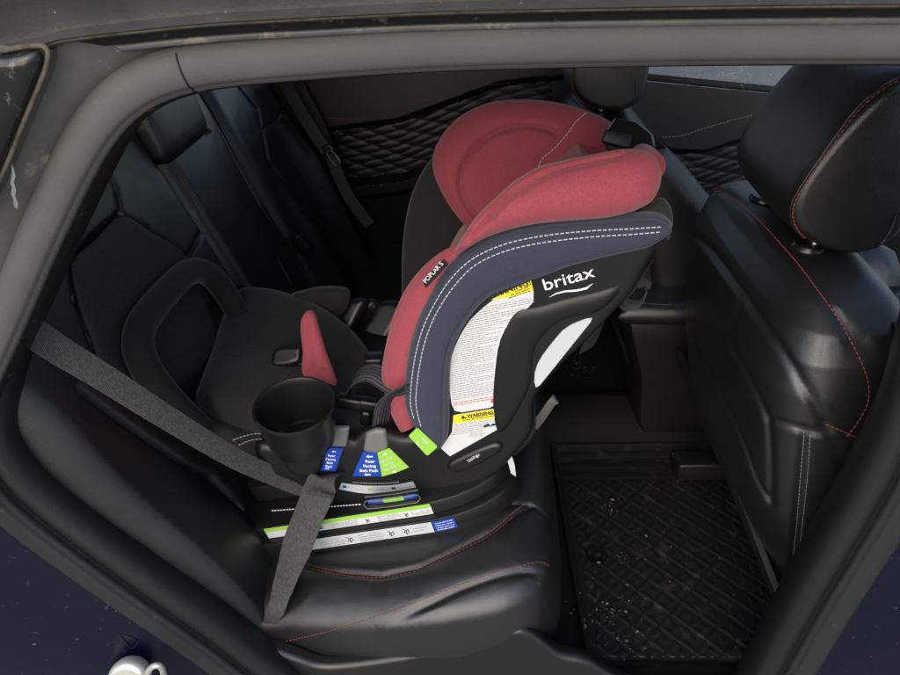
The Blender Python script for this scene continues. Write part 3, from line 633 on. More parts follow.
# far side arms
obj('far_arm', pillow(Ys([(288, 299), (305, 292), (325, 289), (349, 293), (345, 312), (336, 323), (312, 316)], .575), N0, .012, .015, .03, res=.008), 'char', CS, 50)
for px in ([(347, 297), (364, 297), (363, 312), (356, 338), (340, 340), (333, 322), (342, 312)], [(372, 299), (391, 297), (403, 310), (392, 348), (384, 354), (366, 352), (358, 340), (366, 318)]):
    obj('far_arm', pillow(Ys(px, .57), (-.15, -.75, .65), .016, .014, .03, res=.007), 'satin', CS, 50)
# tether webbing and its tag behind the shell
P = sm([Y(648, 262, .27), Y(640, 276, .25), Y(630, 290, .235), Y(616, 304, .235), Y(604, 318, .25), Y(594, 334, .28), Y(586, 350, .32)], 8); g, u = strap(P, [Vector((.5, .2*math.sin(i*.25), .6)) for i in range(len(P))], .026, .002); obj('tether_strap', g, 'webdk', CS, 60, uv=u)
P = sm([Y(638, 280, .27), Y(646, 288, .26), Y(640, 300, .25), Y(626, 304, .24), Y(616, 296, .235), Y(606, 306, .245), Y(600, 322, .27)], 8); g, u = strap(P, [Vector((.3, .9, .3+.3*math.sin(i*.3))) for i in range(len(P))], .022, .002); obj('tether_strap', g, 'webdk', CS, 60, uv=u)
P = sm([Y(533, 428, .33), Y(541, 418, .31), Y(552, 402, .30), Y(556, 399, .31)], 5); g, u = strap(P, Vector((.5, .2, -.6)), [.018]*len(P), .0015); obj('strap_end', g, 'silver', CS, 60, uv=u)
# ================================================================== REAR BENCH
RB = thing('rear_bench', (-.30, .72, .05), 'black leather rear bench with rust stitching and perforated panel, under the child seat', 'rear bench')
BP, BN = Vector((-.52, 0, .22)), Vector((.949, 0, .316)).normalized(); BU = Vector((-.316, 0, .949)).normalized()
def BK(y, b, n=0.): return BP+BU*b+YA*y+BN*n           # a point on the backrest
def pb(L, n=0.): return [PL(a, b, BP+BN*n, BN) for a, b in L]
def rr3(fn, y0, y1, b0, b1, r=.04): return [fn(a, b) for a, b in [(y0+r*.3, b0+r*.3), (y0+r, b0), ((y0+y1)/2, b0), (y1-r, b0), (y1-r*.3, b0+r*.3), (y1, b0+r), (y1, (b0+b1)/2), (y1, b1-r), (y1-r*.3, b1-r*.3), (y1-r, b1), ((y0+y1)/2, b1), (y0+r, b1), (y0+r*.3, b1-r*.3), (y0, b1-r), (y0, (b0+b1)/2), (y0, b0+r)]]
mesh_px = [(73, 262), (95, 240), (121, 216), (150, 232), (186, 256), (205, 300), (215, 350), (160, 400), (112, 385), (92, 340), (78, 300)]
# near section: outline kept in backrest coordinates; its frame has A = Y axis, B along the back
BKo = lambda y, b: BK(y, b, -.05)
oR = rr3(BKo, .006, .622, -.22, .70, .05); cR = sum(sm(oR, 6, True), Vector())/len(sm(oR, 6, True)); yR = cR.y; bR = (cR-BP).dot(BU)
def domeR(a, b, s=1):
    y = yR+a*s; h = bR+b*s
    k = max(0, min(1, (.66-h)/.25)); t = max(0, min(1, (y-.05-.10*max(0, min(1, (.4-h)/.4)))/.09)); t = t*t*(3-2*t)
    q = max(0, min(1, (.32-h)/.27)); q = q*q*(3-2*q)
    return k*((.012+.030*q)*(1-t)+.008*math.exp(-((y-.585)/.05)**2))
dm = lambda a, b: domeR(a, b, 1)
s_outer = pb([(80, 387), (115, 413), (150, 438), (185, 462), (215, 478), (240, 505), (258, 535), (264, 575)], .004)
s_mid = pb([(52, 372), (85, 385), (120, 420), (160, 452), (200, 468)], .0)
s_apex = pb([(98, 150), (108, 172), (116, 190), (122, 214)], 0); s_low = pb([(52, 240), (62, 256), (72, 268)], 0)
s_tri = pb([(206, 224), (196, 240), (189, 257)], 0)
AxY = Vector((0, 1, 0))
back1 = obj('backrest', pillow(oR, BN, .05, .036, .14, wb=.03, res=.0095, A=AxY, dome=lambda a, b: domeR(a, b, 1), seams=[(s_outer, .006, .013), (s_apex, .004, .007), (s_low, .004, .006), (s_tri, .004, .006)] + [(pb(mesh_px[i:i+2], 0), .006, .010) for i in range(5)] + [(pb([mesh_px[-1], mesh_px[0]], 0), .006, .010), (pb(mesh_px[-3:], 0), .006, .008)]), 'leather', RB, 60)
t1 = bvh(back1)
obj('mesh_panel', pillow(pb(mesh_px, -.002), BN, .006, .02, .02, res=.012, A=AxY), 'perf', RB, 60)
oC = rr3(BKo, .630, .945, -.10, .70, .03)
back2 = obj('backrest', pillow(oC, BN, .05, .035, .14, wb=.03, res=.012, A=AxY, dome=lambda a, b: .006*math.cos(a*14), seams=[(pb([(277, 262), (283, 272), (290, 285)], 0), .004, .005), (pb([(200, 88), (235, 160), (262, 208), (300, 262)], 0), .004, .006)]), 'leather', RB, 60)
oL = rr3(BKo, .953, 1.37, -.10, .70, .04)
back3 = obj('backrest', pillow(oL, BN, .05, .045, .14, wb=.03, res=.012, A=AxY, dome=lambda a, b: .05*math.exp(-((a-.135)/.05)**2)*max(0, min(1, (.25-b)/.2))+.03*math.exp(-((a+.09)/.04)**2)*max(0, min(1, (.1-b)/.2)), seams=[(pb([(262, 130), (268, 160), (290, 190), (316, 222)], 0), .005, .009), (pb([(240, 88), (258, 110), (262, 130), (275, 120), (285, 95)], 0), .004, .006)]), 'leather', RB, 60)
t12 = bvh(back1, back2, back3)
obj('piping', tube(drape(t12, [(190, 84), (201, 96), (212, 112), (225, 138), (245, 175), (262, 205), (285, 240), (305, 270)], .001, 8), .0028, 8), 'trim', back2, 60)
for off in (4.5, 8): obj('stitching', stitches(drape(t12, [(161+off, 159), (171+off, 172), (183+off, 190), (196+off, 212)], .0008), .0045, .002, .0008), 'stitcho', back2, 0)
obj('stitching', stitches(drape(t1, [(98, 150), (108, 172), (116, 190), (122, 212)], .0008), .004, .002, .0006), 'stitchg', back1, 0)
# headrests (one per place; the outer two stand outside the opening's view from here)
def headrest(cy, y0, y1):
    P = sm([BK(cy, .62, -.05), BK(cy, .585, -.01), BK(cy, .60, .028), BK(cy, .76, .035), BK(cy, .82, .01), BK(cy, .80, -.05), BK(cy, .70, -.07)], 6, True)
    c = sum(P, Vector())/len(P); L = []
    for y, s in ((y0, .80), (y0+.004, .89), (y0+.018, .98), (y0+.06, 1), (y1-.06, 1), (y1-.03, .97), (y1-.008, .8), (y1, .55)): L.append([Vector((c.x+(p.x-c.x)*s, y, c.z+(p.z-c.z)*s)) for p in P])
    return loft(L)
hc = obj('headrest', headrest(.73, .602, .85), 'leather', RB, 60)
th = bvh(hc); st = drape(th, [(139, 100), (144, 112), (150, 128), (153, 144)], .0008)
if len(st) > 3: obj('stitching', stitches(st, .004, .002, .0007), 'stitcho', hc, 0)
obj('headrest_collar', lathe([(.016, 0), (.018, .002), (.018, .006), (.012, .009), (.001, .009), (.001, 0)], BK(.845, .575, -.004), BU, 20), 'trim', RB, 40)
# cushion
CPn = Vector((-.196, 0, .98)).normalized(); CP = Vector((-.05, 0, .305))
def pc(L, n=0.): return [PL(a, b, CP+CPn*n, CPn) for a, b in L]
def CU3(a, y, n=0.): return CP+cu_a*a+YA*y+CPn*n
oS = [CU3(-.52, .08, -.045), CU3(-.40, .03, -.045), CU3(-.20, .003, -.045), CU3(-.09, .004, -.045), CU3(-.02, .016, -.045), CU3(.026, .055, -.045), CU3(.048, .12, -.045), CU3(.056, .3, -.045), CU3(.056, .72, -.045), CU3(.056, 1.15, -.045), CU3(.046, 1.36, -.045), CU3(.03, 1.41, -.045), CU3(-.25, 1.42, -.045), CU3(-.52, 1.40, -.045), CU3(-.53, .72, -.045)]
yS = sum(sm(oS, 6, True), Vector()).y/len(sm(oS, 6, True))
cush = obj('cushion', pillow(oS, CPn, .048, .098, .20, wb=.04, res=.012, A=AxY, seams=[(pc([(308, 566), (340, 573), (382, 576), (420, 568), (452, 553), (490, 533), (512, 515), (528, 503)], .0), .006, .006), (pc([(284, 641), (340, 628), (400, 608), (460, 585), (520, 566), (540, 562), (551, 572)], .0), .006, .006), (pc([(505, 505), (530, 500), (548, 508)], 0), .005, .004)],
    dome=lambda a, b: -.016*math.exp(-((yS+a-.40)/.15)**2)-.016*math.exp(-((yS+a-1.06)/.15)**2)), 'leather', RB, 60)
tcu = bvh(cush)
for px in ([(308, 564.5), (340, 571.5), (382, 574.5), (420, 566.5), (452, 551.5), (490, 531.5), (512, 513.5), (526, 503)], [(312, 569), (340, 575), (382, 578), (420, 570), (452, 555), (490, 535.5), (514, 516)], [(286, 641), (340, 628), (400, 608), (460, 585), (500, 571), (520, 566), (540, 562), (549, 566)]):
    obj('stitching', stitches(drape(tcu, px, .0006, 8), .0045, .0026, .00062), 'stitchr', cush, 0)
obj('bench_front', loft([[CU3(-.0, y, -.06), CU3(.030, y, -.07), CU3(.022, y, -.12), Vector((.006, y, .10)), Vector((-.004, y, .02)), Vector((-.10, y, .02))] for y in (.10, .12, .7, 1.38, 1.40)]), 'carpet', RB, 50)
obj('base_cover', pillow(Ys([(240, 640), (275, 648), (300, 655), (330, 661), (400, 654), (450, 645), (500, 634), (521, 631), (537, 638), (560, 652), (600, 664), (660, 720), (300, 760), (230, 690)], .012), (0, -1, .15), .012, .012, .02, res=.009), 'satin', RB, 50)
obj('latch_bolster', loft([[BK(y, b, n) for b, n in ((-.20, -.10), (-.10, .02), (-.06, .045), (-.10, .07), (-.2, .06))] for y in (.06, .5, 1.0, 1.40)]), 'carpet', RB, 50)
# ================================================================== SEAT BELTS
SB = thing('seat_belt', (-.45, .14, .2), 'grey woven seat belt running from the grey door pillar through the child seat base', 'seat belt')
P = sm([Y(2, 310, .01), Y(28, 329, .025), Y(62, 352, .042), Y(100, 375, .06), Y(150, 407, .09), Y(200, 438, .128), Y(240, 461, .160), Y(272, 475, .185), Y(300, 486, .20), Y(335, 495, .20)], 8)
g, u = strap(P, [(CF.cross(P[30]-P[0])).normalized()*(-1)+CF*.45]*len(P), [.037-.006*i/len(P) for i in range(len(P))]); obj('shoulder_strap', g, 'belt', SB, 60, uv=u)
P = sm([Y(272, 622, .045)+Vector((-.03, 0, -.05)), Y(275, 612, .035), Y(282, 590, .055), Y(292, 560, .09), Y(303, 530, .12), Y(313, 505, .145), Y(320, 488, .16), Y(326, 477, .172), Y(340, 472, .20)], 8)
wl_ = [.040+.016*min(1, i/20) for i in range(len(P))]
wl_ = [.016+.040*min(1, i/28) if i < 50 else .056-.02*(i-50)/14 for i in range(len(P))]
g, u = strap(P, [Vector((.95, -.12, .26))]*len(P), wl_, .002); obj('lap_strap', g, 'belt', SB, 60, uv=u)
P = sm([Y(306, 492, .146), Y(318, 494, .142), Y(334, 497, .144)], 4); g, u = strap(P, Vector((0, -.3, 1)), .009, .0035); obj('belt_fold', g, 'belt', SB, 60, uv=u)
SB2 = thing('seat_belt', (-.58, 1.36, .3), 'pale lit seat belt with shiny tongue hanging beside the far rear seat', 'seat belt')
P = sm([Y(262, 40, 1.30), Y(280, 75, 1.30), Y(300, 110, 1.29), Y(318, 139, 1.275), Y(327, 152, 1.27)], 6); g, u = strap(P, Vector((1, -.3, .25)), .040); obj('shoulder_strap', g, 'belt', SB2, 60, uv=u)
P = sm([Y(290, 70, 1.36), Y(306, 100, 1.35), Y(322, 132, 1.33), Y(345, 190, 1.30), Y(370, 225, 1.28)], 6); g, u = strap(P, Vector((1, .1, .25)), .034); obj('lap_strap', g, 'webdk', SB2, 60, uv=u)
tq = [Y(*p, 1.262) for p in ((321, 146), (330, 143), (336, 150), (326, 157))]
tn = obj('tongue', pillow(tq, N0, .006, .006, .006, res=.004, smooth=False), 'satin', SB2, 50)
P = sm([Y(327, 153, 1.255), Y(332, 151, 1.255), Y(340, 162, 1.25), Y(337, 166, 1.25), Y(333, 163, 1.25)], 4, True); obj('tongue_plate', tube(P, .0022, 6, closed=True), 'metal', tn, 60)
BKL = thing('belt_buckle', BK(1.0, .06, .08), 'small seat belt buckle with shiny plate between the rear seat cushions', 'buckle')
obj('housing', pillow(pb([(296, 236), (303, 232), (314, 250), (308, 255)], .025), BN, .010, .010, .02, res=.006, smooth=False), 'satin', BKL, 50)
obj('plate', prism(pb([(299, 238), (301, 237), (309, 247), (307, 248.5)], .037), BN, .0015), 'metal', BKL, 0)
BKB = thing('belt_buckle', BK(.53, .16, .06), 'ribbed black belt buckle strap behind the seat cushion by the rebound bar', 'buckle')
P = sm([BK(.50, .24, .02), BK(.49, .20, .025), BK(.475, .13, .03)], 5); g, u = strap(P, Vector((0, 1, -.2)), .034, .003); obj('strap', g, 'harness', BKB, 60, uv=u)
obj('housing', box(BK(.50, .245, .02), (.03, .05, .03), .006), 'satin', BKB, 50)
# ================================================================== FRONT SEATS
def front_seat():
    FS = thing('passenger_seat', (.42, .36, .0), 'large black leather passenger seat with red stitched edges beside the rubber floor mat', 'car seat', 'front seats')
    secs = [  # z, x rear, x front, y0, y1
        (.10, .400, .70, .125, .600), (.16, .385, .70, .106, .648), (.24, .352, .68, .100, .654), (.34, .318, .65, .098, .656), (.44, .300, .61, .098, .658), (.52, .292, .56, .098, .656), (.58, .290, .525, .102, .650), (.63, .298, .505, .112, .644), (.665, .312, .482, .133, .638), (.69, .330, .462, .168, .626), (.703, .350, .448, .21, .601), (.708, .378, .432, .25, .53)]
    zs = [s[0] for s in secs]; L = []
    for z in list(np.linspace(.10, .62, 96))+list(np.linspace(.624, .707, 34)):
        v = [float(np.interp(z, zs, [s[k] for s in secs])) for k in range(1, 5)]
        cx, cy, hx, hy = (v[0]+v[1])/2, (v[2]+v[3])/2, (v[1]-v[0])/2, (v[3]-v[2])/2; lp = []
        for i in range(240):
            a = 2*math.pi*i/240; c, s = math.cos(a), math.sin(a); e = .42
            x = math.copysign(abs(c)**e, c); y = math.copysign(abs(s)**e, s)
            xx = cx+hx*x
            if x < -.6:       # recessed panel on the rear face
                q = abs((cy+hy*y)-.36); xx -= .010*math.exp(-((q)/.2)**4)*min(1, max(0, (z-.15)/.2))
            lp.append(Vector((xx, cy+hy*y, z)))
        L.append(lp)
    g = loft(L)
    return FS, g
FS, g = front_seat()
tree = BVHTree.FromPolygons(g[0], g[1])
sA = drape(tree, [(706, 196), (720, 191), (740, 203), (760, 221), (780, 243), (800, 266), (820, 293), (838, 318), (853, 345), (864, 368), (869, 388), (867, 405), (858, 422), (846, 437)], 0)
sB = drape(tree, [(826, 424), (845, 432), (868, 443), (890, 455)], 0)
sC = drape(tree, [(801, 430), (804, 432), (801, 470), (797, 520), (793, 560), (791, 588)], 0)
sC2 = drape(tree, [(810, 434), (808, 470), (803, 520), (798, 560), (796, 588)], 0)
sD = drape(tree, [(767, 419), (780, 422), (795, 427), (812, 432), (826, 433)], 0)
sE = drape(tree, [(683, 226), (700, 240), (712, 252), (728, 272), (745, 296), (790, 362), (800, 380), (812, 400), (824, 424)], 0)
sF = drape(tree, [(745, 297), (735, 318), (729, 341), (745, 370), (760, 400), (768, 422), (771, 460), (771, 500)], 0)
sG = drape(tree, [(700, 352), (710, 372), (726, 404), (744, 444), (757, 480), (770, 502)], 0)
sH = drape(tree, [(674, 360), (690, 400), (712, 440), (732, 475), (750, 505), (768, 527)], 0)
sI = drape(tree, [(826, 424), (832, 440), (844, 470), (854, 485), (866, 492)], 0)
VV = np.array([tuple(v) for v in g[0]]); bmv = VV.copy()
def press(line, w, d):
    if len(line) < 2: return
    Q = np.array([tuple(p) for p in resamp(line, 160)]); best = np.full(len(VV), 1e9)
    lo, hi = Q.min(0)-.03, Q.max(0)+.03; k = np.all((VV > lo) & (VV < hi), axis=1); s = VV[k]
    D = np.sqrt(((s[:, None, :]-Q[None])**2).sum(2)).min(1)
    c = np.array([.47, .36, .40]); dr = c-s; dr[:, 2] *= .3; dr /= np.linalg.norm(dr, axis=1)[:, None]
    VV[k] += dr*(d*np.exp(-(D/w)**2))[:, None]
for ln, w, d in ((sA, .006, .006), (sB, .005, .005), (sC, .006, .004), (sD, .005, .005), (sE, .007, .006), (sF, .006, .005), (sG, .006, .006), (sH, .008, .009), (sI, .005, .005)): press(ln, w, d)
sb = obj('backrest', ([tuple(v) for v in VV], g[1]), 'leather', FS, 70)
for ln, m_, r_ in ((sA, 'stitchr', .0009), (sB, 'stitchr', .0008), (sC, 'stitchg', .0006), (sC2, 'stitchg', .0006)):
    if len(ln) > 2: obj('stitching', stitches([p+Vector((-.0006, -.0012, .0004)) for p in ln], .0045, .0026, r_), m_, sb, 0)
# side and front bolster of the same seat, cushion, recliner cover
obj('side_bolster', loft([[Vector((x, y, z)) for x, y in ((xr+.04, .13), (xr+.05, .10), (xr+.09, .088), (xf-.04, .088), (xf-.012, .094), (xf+.008, .106), (xf+.018, .125), (xf+.016, .15), (xf-.0, .18), (xf-.03, .21), (xr+.08, .2))] for z, xr, xf in [(.12, .44, .74), (.3, .40, .70), (.45, .385, .64), (.55, .375, .56), (.62, .375, .515), (.655, .385, .487), (.675, .40, .468)]]), 'leather', FS, 70)
obj('cushion', join(loft([[Vector((x, y, z+zz)) for y, zz in ((.10, .0), (.12, .10), (.17, .14), (.36, .115), (.55, .14), (.60, .10), (.62, 0))] for x, z in ((.50, .12), (.60, .13), (.80, .16), (.98, .18), (1.02, .16))])), 'leather', FS, 70)
obj('back_flap', ribbon([Y(784, 617, .085), Y(732, 480, .30), Y(677, 352, .64)], [Y(788, 633, .085), Y(734, 497, .30), Y(679, 364, .64)], 30, 8, lambda t: .006*math.sin(math.pi*t), .01, (-1, 0, .3)), 'trim', FS, 60)
obj('recliner_cover', lathe([(.001, .012), (.020, .011), (.030, .006), (.034, -.004), (.034, -.03), (.001, -.03)], Y(812, 604, .085), (.15, -1, .35), 32), 'satin', FS, 40)
obj('side_cover', box((.56, .095, .12), (.30, .03, .09), .012), 'satin', FS, 50)
obj('seat_rail', box((.74, .20, .03), (.60, .05, .05), .006), 'satin', FS, 50); obj('seat_rail', box((.60, .54, .045), (.55, .05, .05), .006), 'satin', FS, 50)
kn = obj('trim_clip', lathe([(.001, .006), (.006, .005), (.008, 0), (.008, -.01), (.001, -.01)], Y(848, 529, .099), (0, -1, 0), 16), 'silver', FS, 40)
# headrest: side profile swept across the seat
prof_n = [(.325, .775), (.322, .80), (.335, .84), (.365, .895), (.405, .945), (.445, .965), (.485, .955), (.505, .90), (.505, .83), (.495, .765), (.475, .725), (.440, .708), (.395, .715), (.345, .745)]
pr = sm([Vector((a, 0, b)) for a, b in prof_n], 8, True); pc_ = sum(pr, Vector())/len(pr); L = []
for y, s in ((.262, .80), (.2632, .86), (.2665, .91), (.273, .945), (.284, .972), (.300, .99), (.325, 1.), (.37, 1.), (.43, 1.), (.475, .99), (.497, .965), (.512, .92), (.522, .85), (.527, .75)):
    L.append([pc_+(p-pc_)*s+Vector((0, y-.0, 0)) for p in pr])
L = [[Vector((p.x, p.y, p.z)) for p in l] for l in L]
hr = obj('headrest', loft(L), 'leather', FS, 75); thr = bvh(hr)
for px, m_ in (([(910, 76), (892, 84), (872, 98), (856, 114), (840, 135), (822, 160), (806, 183), (796, 200), (793, 213), (796, 226), (804, 236), (815, 244)], 'stitchr'), ([(896, 214), (890, 230), (880, 244), (866, 254), (850, 259)], None)):
    ln = drape(thr, px, .0008, 8)
    if len(ln) > 3:
        if m_: obj('stitching', stitches(ln, .0045, .0024, .0009), m_, hr, 0); obj('piping', tube([p+Vector((-.0035, 0, .001)) for p in ln], .0014, 6), 'leather', hr, 60)
        else: obj('piping', tube(ln, .0016, 6), 'leather', hr, 60)
for y in (.50, .31):
    obj('headrest_post', tube([Vector((.385, y, .69)), Vector((.40, y, .74))], .007, 12), 'metal', FS, 60)
    obj('post_collar', lathe([(.010, .006), (.020, .005), (.024, 0), (.024, -.008), (.010, -.008)], (.384, y, .708), (.1, 0, 1), 24), 'satin', FS, 40)
def children(o): return [c for c in bpy.data.objects if c.parent == o]
def copy_tree(o, parent=None):
    c = o.copy(); COL.objects.link(c); c.parent = parent
    for k in children(o): copy_tree(k, c)
    return c
DS = copy_tree(FS); DS.name = 'driver_seat'; [bpy.data.objects.remove(c) for c in children(DS) if c.name.startswith(('recliner_cover', 'trim_clip', 'side_cover'))]; DS.location = (.42-.115, .36+.685, .035); DS.rotation_euler = (0, R(-8), 0); DS['label'] = 'black leather driver seat half hidden behind the red headrest of the child seat'
# ================================================================== CONSOLE
CN = thing('centre_console', (.5, .80, .02), 'black centre console box with stitched armrest lid between the front seats', 'console')
LZ = Vector((-.03, 0, -.045))
lid = obj('lid', pillow([LZ+v for v in [Vector((.235, .71, .405)), Vector((.25, .685, .405)), Vector((.55, .685, .40)), Vector((.58, .80, .40)), Vector((.55, .905, .40)), Vector((.25, .905, .405)), Vector((.235, .88, .405)), Vector((.23, .80, .405))]], (0, 0, 1), .030, .03, .03, res=.012), 'leather', CN, 60)
tl = bvh(lid)
for px in ([(622, 288), (626, 296), (632, 301), (650, 304), (672, 305)],):
    ln = drape(tl, px, .0008)
    if len(ln) > 3: obj('stitching', stitches(ln, .004, .002, .0007), 'stitchg', lid, 0)
obj('console_body', loft([[Vector((x0+dx, .80+wy*sy, z)) for dx, sy in ((0, -1), (-.012, -.85), (-.015, 0), (-.012, .85), (0, 1), (.5, 1.05), (.9, 1.05), (.9, -1.05), (.5, -1.05))] for x0, wy, z in ((.285, .125, .03), (.27, .125, .07), (.262, .12, .20), (.235, .112, .30), (.225, .105, .345), (.23, .10, .355))]), 'satin', CN, 40)
# ================================================================== FLOOR, MAT
def grid(fn, nu, nv): return [fn(i/(nu-1), j/(nv-1)) for i in range(nu) for j in range(nv)], [[i*nv+j, (i+1)*nv+j, (i+1)*nv+j+1, i*nv+j+1] for i in range(nu-1) for j in range(nv-1)]
def fl(u, v):
    x, y = -.95+2.5*u, -.02+1.48*v; h = .075*math.exp(-((y-.76)/.10)**4)
    return Vector((x, y, -.022+h))
tag(obj('floor', grid(fl, 30, 80), 'carpet', None, 60), kind='structure')
MT = thing('floor_mat', (.2, .35, 0), 'black ribbed rubber floor mat with dry dirt between rear bench and front seat', 'floor mat')
def mt(u, v):
    x, y = .035+.46*u, .075+.575*v
    y += 0; x0 = .050+(.02*(1-v)); x = x0+(.52-x0)*u
    e = min(u/.03, (1-u)/.03, v/.03, 1)
    pat = 0
    if .05 < u < .95 and .04 < v < .80:
        pu, pv = x*38, y*38; s = 1 if (math.floor(pu)+math.floor(pv)) % 2 else -1
        q = ((pu+s*pv) % 1); pat = .0016*(1 if q < .45 else 0)
    if v > .82: pat = .0007*(math.sin((v-.82)*110) > 0)
    hump = .016*max(0, (y-.60)/.06)**1.5 if y > .60 else 0
    return Vector((x, y, .004+.010*(1-max(0, e))*(e < 1)+pat+hump))
obj('mat_body', grid(mt, 230, 280), 'mat', MT, 30)
gc = Z(597, 556, .008); obj('grommet', lathe([(.013, .0), (.019, .0), (.021, .003), (.019, .006), (.013, .005)], gc, (0, 0, 1), 24), 'gloss', MT, 40)
mcl = Z(682, 462, .012); obj('seat_track_cap', box(mcl, (.05, .05, .03), .008), 'satin', MT, 50)
V, F = [], []
for cx, cy, n, sp in ((612, 507, 26, 16), (622, 560, 18, 10), (600, 610, 60, 28), (625, 640, 22, 22), (582, 370, 40, 12), (575, 366, 30, 9), (660, 482, 4, 14), (640, 560, 25, 50), (585, 480, 8, 20)):
    for _ in range(n):
        p = Z(cx+rng.normal()*sp*.6, cy+rng.normal()*sp*.4, .0095); s = .0008+.0022*rng.random()**2.2
        bmv_ = [p+Vector((rng.normal()*s, rng.normal()*s, rng.random()*s)) for _ in range(4)]; n0 = len(V); V += bmv_; F += [[n0, n0+1, n0+2], [n0, n0+1, n0+3], [n0+1, n0+2, n0+3], [n0, n0+2, n0+3]]
crumb = mat('dry_crumbs', (.30, .27, .19), .9, .2, var=(.14, .12, .08), vscale=300)
tag(obj('dirt_crumbs', (V, F), crumb, None, 0), 'dry tan crumbs of dirt scattered on the black rubber floor mat', 'dirt', kind='stuff')
# ================================================================== FAR DOORS
def door_panel(x0, x1, line, z_lo, z_top, y0=1.42, quilt=True):
    lx = [p[0] for p in line]; lz = [p[1] for p in line]
    def fn(u, v):
        x = x0+(x1-x0)*u; zl = float(np.interp(x, lx, lz)); zt = z_top(x); qh = .155
        z = z_lo+(zt-z_lo)*v; y = y0
        if z > zl: y -= .006+.028*min(1, (z-zl)/.02)**.6*(1-.25*(z-zl)/max(.02, zt-zl))
        elif z > zl-qh:
            a, b = (x+(z-zl)*1.9)/.078, ((z-zl)-.13*x)/.023
            y -= .0024*(abs(math.sin(math.pi*a))*abs(math.sin(math.pi*b)))**.45+.002
        elif z > zl-qh-.06: y -= .055*min(1, (zl-qh-z)/.008)*min(1, max(.15, (z-(zl-qh-.06))/.02))     # arm rest ledge
        else: y -= .012+.02*(1-min(1, max(0, (zl-qh-.06-z)/.25)))
        return Vector((x, y, z))
    return fn
DR = thing('vehicle_door', (-.3, 1.45, .1), 'dark far rear door with quilted panel beyond the red headrest', 'car door')
lineR = [(-.95, .60), (-.56, .60), (-.35, .615), (-.2, .66), (-.05, .705), (.05, .712), (.2, .712)]
dr = obj('door_panel', grid(door_panel(-.70, .13, lineR, .02, lambda x: .80), 190, 240), 'door', DR, 40)
tdr = bvh(dr); ln = drape(tdr, [(325, 118), (355, 118), (385, 114), (420, 104), (455, 93), (485, 86), (510, 83)], .001)
if len(ln) > 3: obj('stitching', stitches(ln, .006, .003, .0009), 'stitchr', dr, 0)
obj('door_skin', box((-.28, 1.475, .38), (.86, .05, .86), .01), 'paint', DR, 50)
DF = thing('vehicle_door', (.7, 1.45, .1), 'far front door with smooth bluish upper panel and dusty window glass', 'car door')
lineF = [(.1, .60), (.28, .55), (.36, .545), (.45, .49), (.55, .48), (.68, .52), (.82, .57), (1.3, .60)]
topF = lambda x: .705-.145*(x-.35)
dfp = obj('door_panel', grid(door_panel(.24, 1.35, lineF, .02, lambda x: min(.72, topF(x))), 200, 240), 'door', DF, 40)
tdf = bvh(dfp); ln = drape(tdf, [(662, 137), (680, 136), (705, 128), (740, 118), (770, 112)], .001)
if len(ln) > 3: obj('stitching', stitches(ln, .006, .003, .0009), 'stitchg', dfp, 0)
obj('door_skin', box((.80, 1.475, .30), (1.12, .05, .66), .01), 'paint', DF, 50)
obj('window_seal', sweep([Vector((x, 1.435, min(.72, topF(x))+.004)) for x in np.linspace(.24, 1.35, 20)], rrect(.03, .016, .006), up=(0, 0, 1)), 'gap', DF, 50)
obj('window_glass', loft([[Vector((x, 1.447, min(.715, topF(x))-.02)), Vector((x, 1.40, 1.08)), Vector((x, 1.404, 1.08)), Vector((x, 1.451, min(.715, topF(x))-.02))] for x in np.linspace(.26, 1.30, 12)]), 'winglass', DF, 40)
obj('mirror', pillow([Vector((.88, 1.56, .66)), Vector((.98, 1.56, .66)), Vector((1.0, 1.56, .74)), Vector((.95, 1.56, .80)), Vector((.88, 1.56, .78))], N0, .01, .02, .06, res=.02), 'gloss', DF, 50)
# ================================================================== CAR BODY
CB = thing('bodywork', (0, 0, -.1), 'dusty dark blue car body with grey rubber door opening, roof rail and pillars', 'car body')
seal = [(900, 38, 0), (700, 39, 0), (450, 45, 0), (300, 55, 0), (230, 61, 0), (190, 66, -.002), (155, 76, -.004), (126, 91, -.006), (101, 117, -.008), (80, 151, -.01), (61, 191, -.014), (36, 246, -.018), (10, 310, -.022), (-14, 365, -.028), (-34, 415, -.034), (-38, 450, -.038), (-20, 485, -.040), (20, 523, -.040), (87, 573, -.040), (144, 613, -.040), (202, 653, -.040), (252, 690, -.040), (330, 735, -.04), (450, 765, -.04), (620, 775, -.04), (735, 755, -.04), (775, 712, -.04), (800, 672, -.04), (832, 617, -.038), (868, 560, -.034), (905, 500, -.03), (940, 430, -.025), (972, 330, -.018), (995, 220, -.01), (1003, 120, -.004), (985, 55, 0), (945, 38, 0)]
sp = sm(Yv(seal), 6, True); sp = resamp(sp, 260, True)
scn = sum(sp, Vector())/len(sp)
def ring(off, dy, P=None): # offset of the loop outwards in its own plane
    P = P or sp; n = len(P); o = []
    for i in range(n):
        t = (P[(i+2) % n]-P[i-2]).normalized(); q = t.cross(Vector((0, 1, 0))).normalized()
        if q.dot(P[i]-scn) < 0 and abs(q.dot(P[i]-scn)) > .01: q = -q
        o.append(P[i]+q*off+Vector((0, dy, 0)))
    for _ in range(6): o = [(o[i-1]+o[i]*2+o[(i+1) % n])/4 for i in range(n)]
    return o
def band(rings): return _band(rings)
def _band(rings):
    n, k = len(rings[0]), len(rings); V = [r[i] for i in range(n) for r in rings]; F = []
    for i in range(n):
        for j in range(k-1): F.append([i*k+j, i*k+j+1, ((i+1) % n)*k+j+1, ((i+1) % n)*k+j])
    return V, F
rs = .0205
